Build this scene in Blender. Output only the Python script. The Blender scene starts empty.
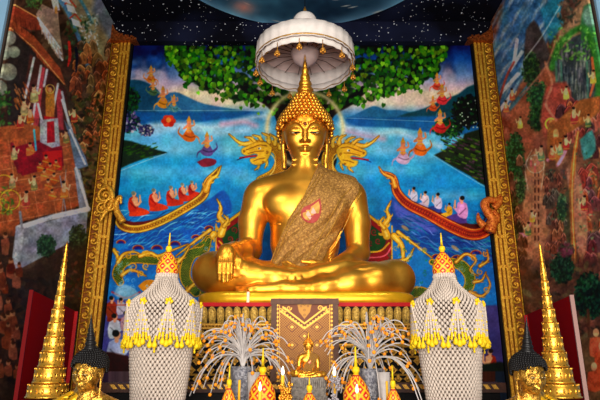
import bpy, math, random
import numpy as np
from mathutils import Vector, Matrix
from mathutils.bvhtree import BVHTree
PI = math.pi
random.seed(7); RNG = np.random.default_rng(7)
SC = bpy.context.scene; COL = SC.collection

# ------------------------------------------------------------------ camera, world, lights, exposure
TILT = math.radians(17.06); FPX = 538.0; CAMZ = 1.6; CX = 302.0
cam = bpy.data.objects.new('camera', bpy.data.cameras.new('camera')); COL.objects.link(cam)
cam.location = (0, 0, CAMZ); cam.rotation_euler = (PI/2 + TILT, 0, 0)
cam.data.sensor_width = 36; cam.data.lens = FPX/600*36; cam.data.shift_x = -2/600; cam.data.clip_end = 100
SC.camera = cam
SC.view_settings.view_transform = 'Standard'; SC.view_settings.look = 'None'
SC.view_settings.gamma = 1; SC.view_settings.use_curve_mapping = False
SC.view_settings.exposure = 0.1
world = bpy.data.worlds.new('world'); SC.world = world; world.use_nodes = True
wn = world.node_tree.nodes['Background']; wn.inputs[0].default_value = (0.75, 0.8, 1.0, 1); wn.inputs[1].default_value = 0.12

def area(name, loc, target, size, sizey, power, color):
    l = bpy.data.lights.new(name, 'AREA'); l.shape = 'RECTANGLE'; l.size = size; l.size_y = sizey
    l.energy = power; l.color = color
    o = bpy.data.objects.new(name, l); COL.objects.link(o); o.location = loc
    o.rotation_euler = (Vector(target)-Vector(loc)).to_track_quat('-Z', 'Y').to_euler(); return o
def spot(name, loc, target, power, color, ang, blend, rad):
    l = bpy.data.lights.new(name, 'SPOT'); l.energy = power; l.color = color
    l.spot_size = math.radians(ang); l.spot_blend = blend; l.shadow_soft_size = rad
    o = bpy.data.objects.new(name, l); COL.objects.link(o); o.location = loc
    o.rotation_euler = (Vector(target)-Vector(loc)).to_track_quat('-Z', 'Y').to_euler(); return o
area('front_fill', (0, -4.0, 2.2), (0, 10, 4.4), 6.0, 3.6, 1380, (1.0, 0.95, 0.88))  # added fill behind the camera, no doorway modelled; evens out the gold
spot('ceiling_spot', (-2.6, 2.2, 7.6), (-0.3, 10.5, 4.2), 520, (1.0, 0.93, 0.8), 66, 0.8, 0.4)
spot('ceiling_spot', (2.6, 2.2, 7.6), (0.3, 10.5, 4.2), 520, (1.0, 0.93, 0.8), 66, 0.8, 0.4)
spot('altar_spot', (0.0, 1.0, 5.2), (0, 6.8, 1.9), 420, (1.0, 0.9, 0.74), 60, 0.8, 0.2)

# ------------------------------------------------------------------ helpers
def P(px, py, Y):
    """the point at depth Y seen at (px, py) of the 600x400 frame"""
    a = (px-CX)/FPX; b = (200-py)/FPX
    dy = math.cos(TILT) - b*math.sin(TILT); dz = math.sin(TILT) + b*math.cos(TILT)
    s = Y/dy
    return np.array([a*s, Y, CAMZ + dz*s])
def proj(x, y, z):
    d = y*math.cos(TILT) + (z-CAMZ)*math.sin(TILT); u = (z-CAMZ)*math.cos(TILT) - y*math.sin(TILT)
    return CX + FPX*x/d, 200 - FPX*u/d

def srgb(c):
    c = np.asarray(c, float)/255.0
    return tuple(np.where(c <= .04045, c/12.92, ((c+.055)/1.055)**2.4))

def new_mat(name):
    m = bpy.data.materials.new(name); m.use_nodes = True
    nt = m.node_tree; return m, nt, nt.nodes['Principled BSDF']
def mat(name, rgb, rough=.6, metal=0., noise=0., nscale=8., bump=0., bscale=40., emit=None, estr=0., coat=0., trans=0., alpha=1., dark=None, spec=.22, detail=4):
    m, nt, b = new_mat(name)
    c = srgb(rgb); b.inputs['Base Color'].default_value = (*c, 1)
    b.inputs['Roughness'].default_value = rough; b.inputs['Metallic'].default_value = metal
    b.inputs['Specular IOR Level'].default_value = spec
    if coat: b.inputs['Coat Weight'].default_value = coat
    if trans: b.inputs['Transmission Weight'].default_value = trans
    if emit is not None:
        b.inputs['Emission Color'].default_value = (*srgb(emit), 1); b.inputs['Emission Strength'].default_value = estr
    tc = nt.nodes.new('ShaderNodeTexCoord')
    if noise:
        n = nt.nodes.new('ShaderNodeTexNoise'); n.inputs['Scale'].default_value = nscale; n.inputs['Detail'].default_value = detail
        nt.links.new(tc.outputs['Object'], n.inputs['Vector'])
        r = nt.nodes.new('ShaderNodeMix'); r.data_type = 'RGBA'
        mr = nt.nodes.new('ShaderNodeMapRange'); mr.inputs[1].default_value = .35; mr.inputs[2].default_value = .65
        nt.links.new(n.outputs['Fac'], mr.inputs[0]); nt.links.new(mr.outputs[0], r.inputs['Factor'])
        d = srgb(dark) if dark is not None else tuple(x*(1-noise) for x in c)
        r.inputs['A'].default_value = (*c, 1); r.inputs['B'].default_value = (*d, 1)
        nt.links.new(r.outputs['Result'], b.inputs['Base Color'])
    if bump:
        n2 = nt.nodes.new('ShaderNodeTexNoise'); n2.inputs['Scale'].default_value = bscale; n2.inputs['Detail'].default_value = 3
        nt.links.new(tc.outputs['Object'], n2.inputs['Vector'])
        bp = nt.nodes.new('ShaderNodeBump'); bp.inputs['Strength'].default_value = bump; bp.inputs['Distance'].default_value = .02
        nt.links.new(n2.outputs['Fac'], bp.inputs['Height']); nt.links.new(bp.outputs['Normal'], b.inputs['Normal'])
    return m
def paint_mat(name, rough=.55, metal=0., bump=0.):
    m, nt, b = new_mat(name)
    a = nt.nodes.new('ShaderNodeVertexColor'); a.layer_name = 'paint'
    nt.links.new(a.outputs['Color'], b.inputs['Base Color'])
    b.inputs['Roughness'].default_value = rough; b.inputs['Metallic'].default_value = metal
    b.inputs['Specular IOR Level'].default_value = .12
    return m

ORG = {}
class MB:
    def __init__(s): s.v = []; s.f = []; s.n = 0; s.mi = []
    def raw(s, v, f, mi=0):
        v = np.asarray(v, float).reshape(-1, 3); s.v.append(v)
        for q in f: s.f.append([int(i)+s.n for i in q]); s.mi.append(mi)
        s.n += len(v); return s
    def box(s, lo, hi, mi=0, rot=None, c=None):
        x0, y0, z0 = lo; x1, y1, z1 = hi
        v = np.array([(x0,y0,z0),(x1,y0,z0),(x1,y1,z0),(x0,y1,z0),(x0,y0,z1),(x1,y0,z1),(x1,y1,z1),(x0,y1,z1)], float)
        if rot is not None:
            cc = np.array(c if c is not None else (v.min(0)+v.max(0))/2); v = (v-cc) @ np.array(Matrix.Rotation(rot, 3, 'Z')).T + cc
        return s.raw(v, [(0,3,2,1),(4,5,6,7),(0,1,5,4),(1,2,6,5),(2,3,7,6),(3,0,4,7)], mi)
    def lathe(s, prof, c=(0,0,0), n=24, mi=0, cap=True, ry=1., mod=None):
        k = len(prof); v = []
        for (r, z) in prof:
            for i in range(n):
                a = 2*PI*i/n; rr = r*(1 if mod is None else mod(a, z)); v.append((c[0]+rr*math.cos(a), c[1]+ry*rr*math.sin(a), c[2]+z))
        f = []
        for j in range(k-1):
            for i in range(n):
                i2 = (i+1) % n; f.append((j*n+i, j*n+i2, (j+1)*n+i2, (j+1)*n+i))
        if cap: f.append(tuple(range(n-1, -1, -1))); f.append(tuple((k-1)*n+i for i in range(n)))
        return s.raw(v, f, mi)
    def tube(s, pts, r, n=6, mi=0, flat=1., up=None):
        pts = np.asarray(pts, float); m = len(pts)
        rr = np.full(m, r, float) if np.isscalar(r) else np.asarray(r, float)
        t = np.gradient(pts, axis=0); t /= np.linalg.norm(t, axis=1)[:, None]+1e-9
        u = np.array(up if up is not None else ((0,1,0) if abs(t[0][1]) < .8 else (1,0,0)), float); v = []
        for i in range(m):
            a = np.cross(t[i], u); a /= np.linalg.norm(a)+1e-9; b = np.cross(t[i], a)
            if up is None: u = -np.cross(t[i], a) if False else u
            for k in range(n):
                th = 2*PI*k/n; v.append(pts[i]+rr[i]*(math.cos(th)*a + flat*math.sin(th)*b))
        f = [(i*n+k, i*n+(k+1) % n, (i+1)*n+(k+1) % n, (i+1)*n+k) for i in range(m-1) for k in range(n)]
        f.append(tuple(range(n-1, -1, -1))); f.append(tuple((m-1)*n+k for k in range(n)))
        return s.raw(v, f, mi)
    def ell(s, c, r, n=8, m=5, mi=0, R=None):
        r = (r, r, r) if np.isscalar(r) else r; v = [(0, 0, 1)]
        for j in range(1, m):
            p = PI*j/m
            for i in range(n):
                a = 2*PI*i/n; v.append((math.sin(p)*math.cos(a), math.sin(p)*math.sin(a), math.cos(p)))
        v.append((0, 0, -1)); v = np.array(v)*np.array(r)
        if R is not None: v = v @ np.asarray(R).T
        v = v + np.array(c)
        f = [(0, 1+i, 1+(i+1) % n) for i in range(n)]
        for j in range(m-2):
            for i in range(n):
                a = 1+j*n+i; b = 1+j*n+(i+1) % n; f.append((a, a+n, b+n, b))
        L = len(v)-1
        f += [(L, 1+(m-2)*n+(i+1) % n, 1+(m-2)*n+i) for i in range(n)]
        return s.raw(v, f, mi)
    def prism(s, pts, thick, mi=0):
        """pts: 3-D loop, thick: offset vector; closed solid"""
        pts = np.asarray(pts, float); n = len(pts); th = np.asarray(thick, float)
        v = np.vstack([pts, pts+th]); f = [tuple(range(n)), tuple(range(2*n-1, n-1, -1))]
        f += [(i, i+n, (i+1) % n+n, (i+1) % n) for i in range(n)]
        return s.raw(v, f, mi)
    def build(s, name, mats, parent=None, smooth=False, loc=None):
        v = np.vstack(s.v)
        o = mesh_obj(name, v, s.f, mats, parent, smooth, loc)
        if any(s.mi): o.data.polygons.foreach_set('material_index', s.mi)
        return o
def mesh_obj(name, v, f, mats, parent=None, smooth=False, loc=None):
    v = np.asarray(v, float)
    org = ORG[parent.name] if parent is not None else (np.array(loc, float) if loc is not None else np.zeros(3))
    me = bpy.data.meshes.new(name)
    vv = (v-org).astype(np.float32)
    if isinstance(f, np.ndarray):
        nf, k = f.shape
        me.vertices.add(len(vv)); me.vertices.foreach_set('co', vv.ravel())
        me.loops.add(nf*k); me.loops.foreach_set('vertex_index', f.astype(np.int32).ravel())
        me.polygons.add(nf); me.polygons.foreach_set('loop_start', np.arange(0, nf*k, k, dtype=np.int32))
        me.polygons.foreach_set('loop_total', np.full(nf, k, dtype=np.int32)); me.update(calc_edges=True)
    else:
        me.from_pydata(vv.tolist(), [], f)
    for m in (mats if isinstance(mats, (list, tuple)) else [mats]): me.materials.append(m)
    if smooth: me.polygons.foreach_set('use_smooth', [True]*len(me.polygons))
    me.validate(); me.update()
    o = bpy.data.objects.new(name, me); COL.objects.link(o)
    if parent is not None: o.parent = parent
    elif loc is not None: o.location = loc
    ORG[o.name] = org
    return o
def tag(o, label=None, cat=None, group=None, kind=None):
    if label: o['label'] = label
    if cat: o['category'] = cat
    if group: o['group'] = group
    if kind: o['kind'] = kind
    return o
def thing(name, loc, label, cat, group=None):
    o = bpy.data.objects.new(name, None); COL.objects.link(o); o.location = loc; o.empty_display_size = .1
    ORG[o.name] = np.array(loc, float); return tag(o, label, cat, group)
def dup(root, loc, label=None, rz=None, scale=None):
    r = root.copy(); COL.objects.link(r); r.location = loc
    if label: r['label'] = label
    if rz is not None: r.rotation_euler = (0, 0, rz)
    if scale is not None: r.scale = scale
    for ch in list(root.children):
        c = ch.copy(); COL.objects.link(c); c.parent = r
        for g in ch.children:
            d = g.copy(); COL.objects.link(d); d.parent = c
    return r
def struct(o): o['kind'] = 'structure'; return o
def catmull(pts, n=6):
    p = np.asarray(pts, float)
    if len(p) < 3:
        return np.array([p[0]+(p[-1]-p[0])*t for t in np.linspace(0, 1, n+1)])
    q = np.vstack([2*p[0]-p[1], p, 2*p[-1]-p[-2]]); out = []
    for i in range(1, len(q)-2):
        for t in np.arange(n)/n:
            out.append(.5*((2*q[i])+(-q[i-1]+q[i+1])*t+(2*q[i-1]-5*q[i]+4*q[i+1]-q[i+2])*t*t+(-q[i-1]+3*q[i]-3*q[i+1]+q[i+2])*t**3))
    out.append(q[-2]); return np.array(out)

# ------------------------------------------------------------------ signed-distance modelling (smooth organic solids)
class SDF:
    def __init__(s, lo, hi, h):
        s.lo = np.array(lo, float); s.h = h
        n = np.ceil((np.array(hi)-s.lo)/h).astype(int)+1
        s.ax = [(s.lo[i]+h*np.arange(n[i])).astype(np.float32) for i in range(3)]
        s.F = np.full(n, 5., np.float32)
    def sub(s, lo, hi):
        sl = []
        for i in range(3):
            a = int(np.clip(np.floor((lo[i]-s.lo[i])/s.h), 0, len(s.ax[i]))); b = int(np.clip(np.ceil((hi[i]-s.lo[i])/s.h)+1, 0, len(s.ax[i])))
            if b <= a: return None
            sl.append(slice(a, b))
        return tuple(sl)
    def grid(s, sl):
        return (s.ax[0][sl[0]][:, None, None], s.ax[1][sl[1]][None, :, None], s.ax[2][sl[2]][None, None, :])
    def op(s, d, sl, k, cut=False):
        A = s.F[sl]
        if cut: d = -d; h = np.maximum(k-np.abs(A-d), 0)/k; s.F[sl] = np.maximum(A, d)+h*h*k/4
        else: h = np.maximum(k-np.abs(A-d), 0)/k; s.F[sl] = np.minimum(A, d)-h*h*k/4
    def cap(s, a, b, ra, rb, k=.05, cut=False):
        a = np.array(a, float); b = np.array(b, float); m = max(ra, rb)+k+2*s.h
        sl = s.sub(np.minimum(a, b)-m, np.maximum(a, b)+m)
        if sl is None: return
        X, Y, Z = s.grid(sl); ba = (b-a).astype(np.float32); L = float(ba@ba)+1e-9
        t = np.clip(((X-a[0])*ba[0]+(Y-a[1])*ba[1]+(Z-a[2])*ba[2])/L, 0, 1)
        d = np.sqrt((X-a[0]-t*ba[0])**2+(Y-a[1]-t*ba[1])**2+(Z-a[2]-t*ba[2])**2)-(ra+(rb-ra)*t)
        s.op(d.astype(np.float32), sl, k, cut)
    def chain(s, pts, rs, k=.05):
        for i in range(len(pts)-1): s.cap(pts[i], pts[i+1], rs[i], rs[i+1], k)
    def ell(s, c, r, k=.05, R=None, cut=False):
        c = np.array(c, float); r = np.array([r]*3 if np.isscalar(r) else r, float); m = max(r)+k+2*s.h
        sl = s.sub(c-m, c+m)
        if sl is None: return
        X, Y, Z = s.grid(sl); X = X-c[0]; Y = Y-c[1]; Z = Z-c[2]
        if R is not None:
            R = np.asarray(R); X, Y, Z = (R[0,0]*X+R[1,0]*Y+R[2,0]*Z, R[0,1]*X+R[1,1]*Y+R[2,1]*Z, R[0,2]*X+R[1,2]*Y+R[2,2]*Z)
        k0 = np.sqrt((X/r[0])**2+(Y/r[1])**2+(Z/r[2])**2); k1 = np.sqrt((X/r[0]**2)**2+(Y/r[1]**2)**2+(Z/r[2]**2)**2)+1e-6
        s.op((k0*(k0-1)/k1).astype(np.float32), sl, k, cut)
    def mesh(s):
        F = s.F; ins = F < 0; nx, ny, nz = F.shape
        cnt = np.zeros((nx-1, ny-1, nz-1), np.uint8)
        for dx in (0, 1):
            for dy in (0, 1):
                for dz in (0, 1): cnt += ins[dx:nx-1+dx, dy:ny-1+dy, dz:nz-1+dz]
        act = (cnt > 0) & (cnt < 8); I = np.argwhere(act); idx = np.full(act.shape, -1, np.int64); idx[act] = np.arange(len(I))
        acc = np.zeros((len(I), 3)); w = np.zeros(len(I))
        cs = [(0,0,0),(1,0,0),(0,1,0),(1,1,0),(0,0,1),(1,0,1),(0,1,1),(1,1,1)]
        for a in range(8):
            for b in range(a+1, 8):
                dif = [cs[b][i]-cs[a][i] for i in range(3)]
                if sum(map(abs, dif)) != 1: continue
                fa = F[I[:,0]+cs[a][0], I[:,1]+cs[a][1], I[:,2]+cs[a][2]]; fb = F[I[:,0]+cs[b][0], I[:,1]+cs[b][1], I[:,2]+cs[b][2]]
                m = (fa < 0) != (fb < 0); t = np.where(m, fa/np.where(m, fa-fb, 1), 0)
                p = np.array(cs[a])+t[:, None]*np.array(dif); acc += p*m[:, None]; w += m
        V = s.lo+s.h*(I+acc/w[:, None]); Q = []
        for ax in range(3):
            o = [i for i in range(3) if i != ax]
            A = [slice(1, -1)]*3; A[ax] = slice(0, F.shape[ax]-1); B = list(A); B[ax] = slice(1, F.shape[ax])
            ia = ins[tuple(A)]; ib = ins[tuple(B)]; E = np.argwhere(ia != ib)
            if not len(E): continue
            sg = ia[tuple(E.T)]; E = E.copy(); E[:, o[0]] += 1; E[:, o[1]] += 1
            def cell(d0, d1):
                e = E.copy(); e[:, o[0]] -= d0; e[:, o[1]] -= d1; return idx[tuple(e.T)]
            q = np.stack([cell(1, 1), cell(0, 1), cell(0, 0), cell(1, 0)], 1)
            flip = sg if ax != 1 else ~sg
            q[~flip] = q[~flip][:, ::-1]; Q.append(q)
        Q = np.vstack(Q); Q = Q[(Q >= 0).all(1)]
        return V, Q

# ------------------------------------------------------------------ a small painter for murals: layers of strokes on a colour grid
def vnoise(h, w, cell, seed):
    r = np.random.default_rng(seed); gh, gw = int(h/cell)+3, int(w/cell)+3; g = r.random((gh, gw)).astype(np.float32)
    y = np.arange(h)/cell; x = np.arange(w)/cell; yi = y.astype(int); xi = x.astype(int); fy = y-yi; fx = x-xi
    fy = (fy*fy*(3-2*fy))[:, None]; fx = (fx*fx*(3-2*fx))[None, :]
    a = g[yi][:, xi]; b = g[yi][:, xi+1]; c = g[yi+1][:, xi]; d = g[yi+1][:, xi+1]
    return (a*(1-fx)+b*fx)*(1-fy)+(c*(1-fx)+d*fx)*fy
class Canvas:
    def __init__(s, x0, y0, x1, y1, k, base=(0,0,0)):
        s.x0, s.y0, s.k = x0, y0, k; s.w = int((x1-x0)*k); s.h = int((y1-y0)*k)
        s.A = np.zeros((s.h, s.w, 3), np.float32)+np.array(base, np.float32)
        s.X = (x0+(np.arange(s.w)+.5)/k).astype(np.float32); s.Y = (y0+(np.arange(s.h)+.5)/k).astype(np.float32)
    def bb(s, xa, ya, xb, yb):
        a = int(np.clip((xa-s.x0)*s.k-1, 0, s.w)); b = int(np.clip((xb-s.x0)*s.k+2, 0, s.w))
        c = int(np.clip((ya-s.y0)*s.k-1, 0, s.h)); d = int(np.clip((yb-s.y0)*s.k+2, 0, s.h))
        return (slice(c, d), slice(a, b)) if b > a and d > c else None
    def comp(s, sl, m, col, a=1.):
        m = (np.clip(m, 0, 1)*a)[..., None]; s.A[sl] = s.A[sl]*(1-m)+np.array(col, np.float32)*m
    def poly(s, pts, col, a=1., soft=.35, smooth=0):
        p = np.array(pts, float)
        if smooth: p = catmull(np.vstack([p, p[:1]]), smooth)[:-1]
        sl = s.bb(p[:,0].min()-soft-1, p[:,1].min()-soft-1, p[:,0].max()+soft+1, p[:,1].max()+soft+1)
        if sl is None: return
        X = s.X[sl[1]][None, :]; Y = s.Y[sl[0]][:, None]
        ins = np.zeros((Y.shape[0], X.shape[1]), bool); D = np.full(ins.shape, 1e9, np.float32); n = len(p)
        for i in range(n):
            (xa, ya), (xb, yb) = p[i], p[(i+1) % n]
            if ya != yb:
                c = ((ya > Y) != (yb > Y)) & (X < (xb-xa)*(Y-ya)/(yb-ya)+xa); ins ^= c
            L = (xb-xa)**2+(yb-ya)**2+1e-9; t = np.clip(((X-xa)*(xb-xa)+(Y-ya)*(yb-ya))/L, 0, 1)
            D = np.minimum(D, (X-xa-t*(xb-xa))**2+(Y-ya-t*(yb-ya))**2)
        D = np.sqrt(D); s.comp(sl, .5+np.where(ins, D, -D)/(2*max(soft, .25)), col, a)
    def line(s, pts, w, col, a=1., soft=.3, smooth=4):
        p = np.array(pts, float); w = np.full(len(p), w, float) if np.isscalar(w) else np.array(w, float)
        if smooth and len(p) > 2:
            q = catmull(np.column_stack([p, w]), smooth); p = q[:, :2]; w = np.maximum(q[:, 2], .05)
        m = w.max()+soft+1; sl = s.bb(p[:,0].min()-m, p[:,1].min()-m, p[:,0].max()+m, p[:,1].max()+m)
        if sl is None: return
        X = s.X[sl[1]][None, :]; Y = s.Y[sl[0]][:, None]; D = np.full((Y.shape[0], X.shape[1]), 1e9, np.float32)
        for i in range(len(p)-1):
            (xa, ya), (xb, yb) = p[i], p[i+1]; L = (xb-xa)**2+(yb-ya)**2+1e-9
            t = np.clip(((X-xa)*(xb-xa)+(Y-ya)*(yb-ya))/L, 0, 1)
            D = np.minimum(D, np.sqrt((X-xa-t*(xb-xa))**2+(Y-ya-t*(yb-ya))**2)-(w[i]+(w[i+1]-w[i])*t)/2)
        s.comp(sl, .5-D/(2*soft), col, a)
    def el(s, x, y, rx, ry, col, a=1., soft=.3, rot=0.):
        m = max(rx, ry)+soft+1; sl = s.bb(x-m, y-m, x+m, y+m)
        if sl is None: return
        X = s.X[sl[1]][None, :]-x; Y = s.Y[sl[0]][:, None]-y
        if rot: X, Y = X*math.cos(rot)+Y*math.sin(rot), -X*math.sin(rot)+Y*math.cos(rot)
        r = np.sqrt((X/rx)**2+(Y/ry)**2); s.comp(sl, .5-(r-1)*min(rx, ry)/(2*soft), col, a)
    def ring(s, x, y, r, w, col, a=1., soft=.3):
        t = np.linspace(0, 2*PI, 25); s.line(np.column_stack([x+r*np.cos(t), y+r*np.sin(t)]), w, col, a, soft, 0)
    def vgrad(s, stops, mask=None):
        ys = [q[0] for q in stops]; g = np.stack([np.interp(s.Y, ys, [q[1][i] for q in stops]) for i in range(3)], 1)[:, None, :]
        s.A = np.broadcast_to(g, s.A.shape).astype(np.float32).copy() if mask is None else s.A*(1-mask[..., None])+g*mask[..., None]
    def mottle(s, cell, amp, seed, hue=0.):
        n = vnoise(s.h, s.w, cell*s.k, seed)-.5; s.A *= (1+2*amp*n)[..., None]
        if hue:
            for i in range(3): s.A[..., i] *= 1+2*hue*(vnoise(s.h, s.w, cell*1.7*s.k, seed+9+i)-.5)
    def sample(s, px, py):
        x = np.clip((px-s.x0)*s.k-.5, 0, s.w-1.001); y = np.clip((py-s.y0)*s.k-.5, 0, s.h-1.001)
        xi = x.astype(int); yi = y.astype(int); fx = (x-xi)[..., None]; fy = (y-yi)[..., None]; A = s.A
        return np.clip((A[yi, xi]*(1-fx)+A[yi, xi+1]*fx)*(1-fy)+(A[yi+1, xi]*(1-fx)+A[yi+1, xi+1]*fx)*fy, 0, 255)
def painted_grid(name, G, colors, m, parent=None, loc=None, back=None):
    """G: (a,b,3) points, colors (a,b,3) 0..255; a solid panel: painted face plus a rim and back offset by vector back"""
    a, b = G.shape[:2]; idx = np.arange(a*b).reshape(a, b)
    F = np.stack([idx[:-1,:-1], idx[:-1,1:], idx[1:,1:], idx[1:,:-1]], -1).reshape(-1, 4); V = G.reshape(-1, 3); C = colors.reshape(-1, 3)
    if back is not None:
        ring = np.concatenate([idx[0,:], idx[1:,-1], idx[-1,-2::-1], idx[-2:0:-1,0]]); n = len(ring)
        Vb = V[ring]+np.array(back); base = len(V)
        R = np.stack([ring, base+np.arange(n), base+(np.arange(n)+1) % n, np.roll(ring, -1)], 1)
        V = np.vstack([V, Vb]); C = np.vstack([C, C[ring]]); F = np.vstack([F, R])
        ca, cb, cc, cd = base, base+b-1, base+b+a-2, base+2*b+a-3
        F = np.vstack([F, [[ca, cd, cc, cb]]])
    o = mesh_obj(name, V, F, m, parent, False, loc)
    at = o.data.color_attributes.new('paint', 'BYTE_COLOR', 'POINT')
    if len(o.data.vertices) == len(C):
        at.data.foreach_set('color_srgb', np.column_stack([C/255., np.ones(len(C))]).astype(np.float32).ravel())
    return o
# ------------------------------------------------------------------ the paintings
SKIN = (224,160,120)
def jit(c, a=12): return tuple(np.clip(np.array(c)+RNG.uniform(-a, a), 0, 255))
def curl(cv, x, y, r, turns, a0, w, col, sgn=1, a=1.):
    t = np.linspace(0, 1, 14); th = a0+sgn*turns*2*PI*t; rr = r*(1-.8*t)
    cv.line(np.column_stack([x+rr*np.cos(th), y+rr*np.sin(th)]), np.linspace(w, w*.5, 14), col, a, .3, 0)
def blob_tree(cv, x, y, rx, ry, cols, n, s=1.6, seed=1):
    r = np.random.default_rng(seed); cv.el(x, y, rx*.85, ry*.85, cols[0], .9, 1.5)
    for _ in range(n):
        a = r.uniform(0, 2*PI); q = math.sqrt(r.uniform(0, 1)); c = cols[r.integers(len(cols))]
        cv.el(x+rx*q*math.cos(a), y+ry*q*math.sin(a), s*r.uniform(.6, 1.2), s*r.uniform(.4, .9), jit(c, 14), .85, .3, r.uniform(0, 3))
def angel(cv, x, y, s, cloth, sgn=1, skin=(212,142,100), halo=True):
    if halo: cv.ring(x, y-6*s, 3.4*s, .5, (150,190,190), .6)
    s *= 1.15; cv.line([(x-5*s*sgn, y+5*s), (x-8*s*sgn, y+2*s), (x-7*s*sgn, y-2*s)], [2*s, 1.2*s, .4*s], jit(cloth, 20), .9)
    cv.line([(x+3*s*sgn, y+4*s), (x+7*s*sgn, y+6*s), (x+8*s*sgn, y+10*s)], [2*s, 1.2*s, .4*s], jit(cloth, 20), .9)
    cv.poly([(x-2*s, y), (x+2*s, y), (x+5*s, y+6*s), (x+2*s, y+9*s), (x-3*s, y+8*s), (x-5*s, y+5*s)], cloth, 1, .3, 3)
    cv.line([(x-3*s, y+4*s), (x+1*s, y+5.5*s), (x+4*s, y+5*s)], 1*s, tuple(np.array(cloth)*.6), .7)
    cv.line([(x, y+1*s), (x, y-3.5*s)], [3.2*s, 3.8*s], skin, 1, .3, 0)
    cv.line([(x-2*s, y-3*s), (x-4*s, y-1*s), (x-1.5*s*sgn, y-2.5*s)], 1.2*s, jit(skin), 1)
    cv.line([(x+2*s, y-3*s), (x+4*s, y-4*s), (x+3.5*s, y-7*s)], 1.2*s, jit(skin), 1)
    cv.el(x, y-6*s, 1.7*s, 2*s, skin); cv.poly([(x-1.8*s, y-7*s), (x+1.8*s, y-7*s), (x, y-11*s)], (205,150,50)); cv.line([(x-1.6*s, y-1.5*s), (x+1.6*s, y-1.5*s)], .7*s, (225,180,70))
    cv.line([(x-2*s, y+.6*s), (x+2*s, y+.6*s)], .9*s, (215,165,60))
def kneeler(cv, x, y, s, top, bottom, hair, sgn=1, bare=False, skin=(226,165,130)):
    """x,y = head centre; s = head radius"""
    cv.poly([(x-2.2*s*sgn, y+9.2*s), (x-1.9*s*sgn, y+6.5*s), (x+1*s*sgn, y+6*s), (x+6*s*sgn, y+7.4*s), (x+7.2*s*sgn, y+9*s), (x+3*s*sgn, y+10.2*s), (x-2*s*sgn, y+10.3*s)], bottom, 1, .3, 3)
    cv.poly([(x-2.2*s*sgn, y+2*s), (x-.2*s*sgn, y+1*s), (x+1.8*s*sgn, y+2*s), (x+1.6*s*sgn, y+7*s), (x-2*s*sgn, y+8.3*s), (x-2.8*s*sgn, y+5*s)], top, 1, .3, 3)
    if bare: cv.poly([(x+.3*s*sgn, y+1.2*s), (x+1.9*s*sgn, y+2*s), (x+1.7*s*sgn, y+5*s), (x-.4*s*sgn, y+2.2*s)], skin)
    cv.line([(x-.3*s*sgn, y+2.6*s), (x+1.2*s*sgn, y+5.2*s), (x+3.2*s*sgn, y+3.6*s)], [1.5*s, 1.3*s, .9*s], skin if bare else jit(top, 18), 1)
    cv.line([(x+2.9*s*sgn, y+3.6*s), (x+2.7*s*sgn, y+.6*s)], [1.1*s, .6*s], skin, 1, .3, 0)
    cv.line([(x, y), (x-.1*s*sgn, y+1.6*s)], 1.1*s, skin, 1, .3, 0)
    cv.el(x, y, s, 1.2*s, skin); cv.el(x-.35*s*sgn, y-.45*s, 1.0*s, .95*s, hair)
    cv.line([(x-1.8*s*sgn, y+4*s), (x+.8*s*sgn, y+6.6*s)], .5*s, tuple(np.array(top)*.62), .8)
GOLD = (222,170,52); GOLDH = (246,214,112); GOLDD = (128,78,14)
def flame(cv, pts, w, col=GOLD, n=6):
    """gilded flame ornament: a tapering tongue with hooked barbs"""
    p = catmull(pts, 8); ws = np.linspace(w, .6, len(p)); cv.line(p, ws+1.2, GOLDD, .9, .4, 0); cv.line(p, ws, col, 1, .3, 0)
    cv.line(p[:-2], ws[:-2]*.35, GOLDH, .8, .3, 0); t = np.gradient(p, axis=0); t /= np.linalg.norm(t, axis=1)[:, None]
    for i in range(2, len(p)-3, max(1, len(p)//n)):
        sg = 1 if (i//max(1, len(p)//n)) % 2 else -1; nn = np.array([-t[i][1], t[i][0]])*sg
        b = p[i]+nn*ws[i]*.4; cv.line([b, b+nn*ws[i]*.45+t[i]*1.5, b+nn*ws[i]*.55+t[i]*3.4], [ws[i]*.4, ws[i]*.3, .3], col, 1)
def scaled_body(cv, pts, w, base=(50,84,38), edge=GOLD, dot=(164,154,56)):
    p = catmull(pts, 8); ws = np.array(w if not np.isscalar(w) else [w, w], float); ws = np.interp(np.linspace(0, 1, len(p)), np.linspace(0, 1, len(ws)), ws)
    cv.line(p, ws+2.4, GOLDD, 1, .4, 0); cv.line(p, ws+1.6, edge, 1, .3, 0); cv.line(p, ws, base, 1, .3, 0)
    t = np.gradient(p, axis=0); L = np.linalg.norm(t, axis=1); t /= L[:, None]; s = np.concatenate([[0], np.cumsum(np.linalg.norm(np.diff(p, axis=0), axis=1))])
    k = 0
    for d in np.arange(0, s[-1], 1.5):
        q = np.array([np.interp(d, s, p[:, 0]), np.interp(d, s, p[:, 1])]); i = min(int(np.interp(d, s, np.arange(len(p)))), len(p)-1); n = np.array([-t[i][1], t[i][0]]); W = ws[i]
        m = max(2, int(W/1.7))
        for j in range(m):
            o = (j+.5*(k % 2)+.25)/m-.5; c = q+n*o*W*.95; cv.el(c[0], c[1], .62, .5, dot, .9, .25)
        k += 1
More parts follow.
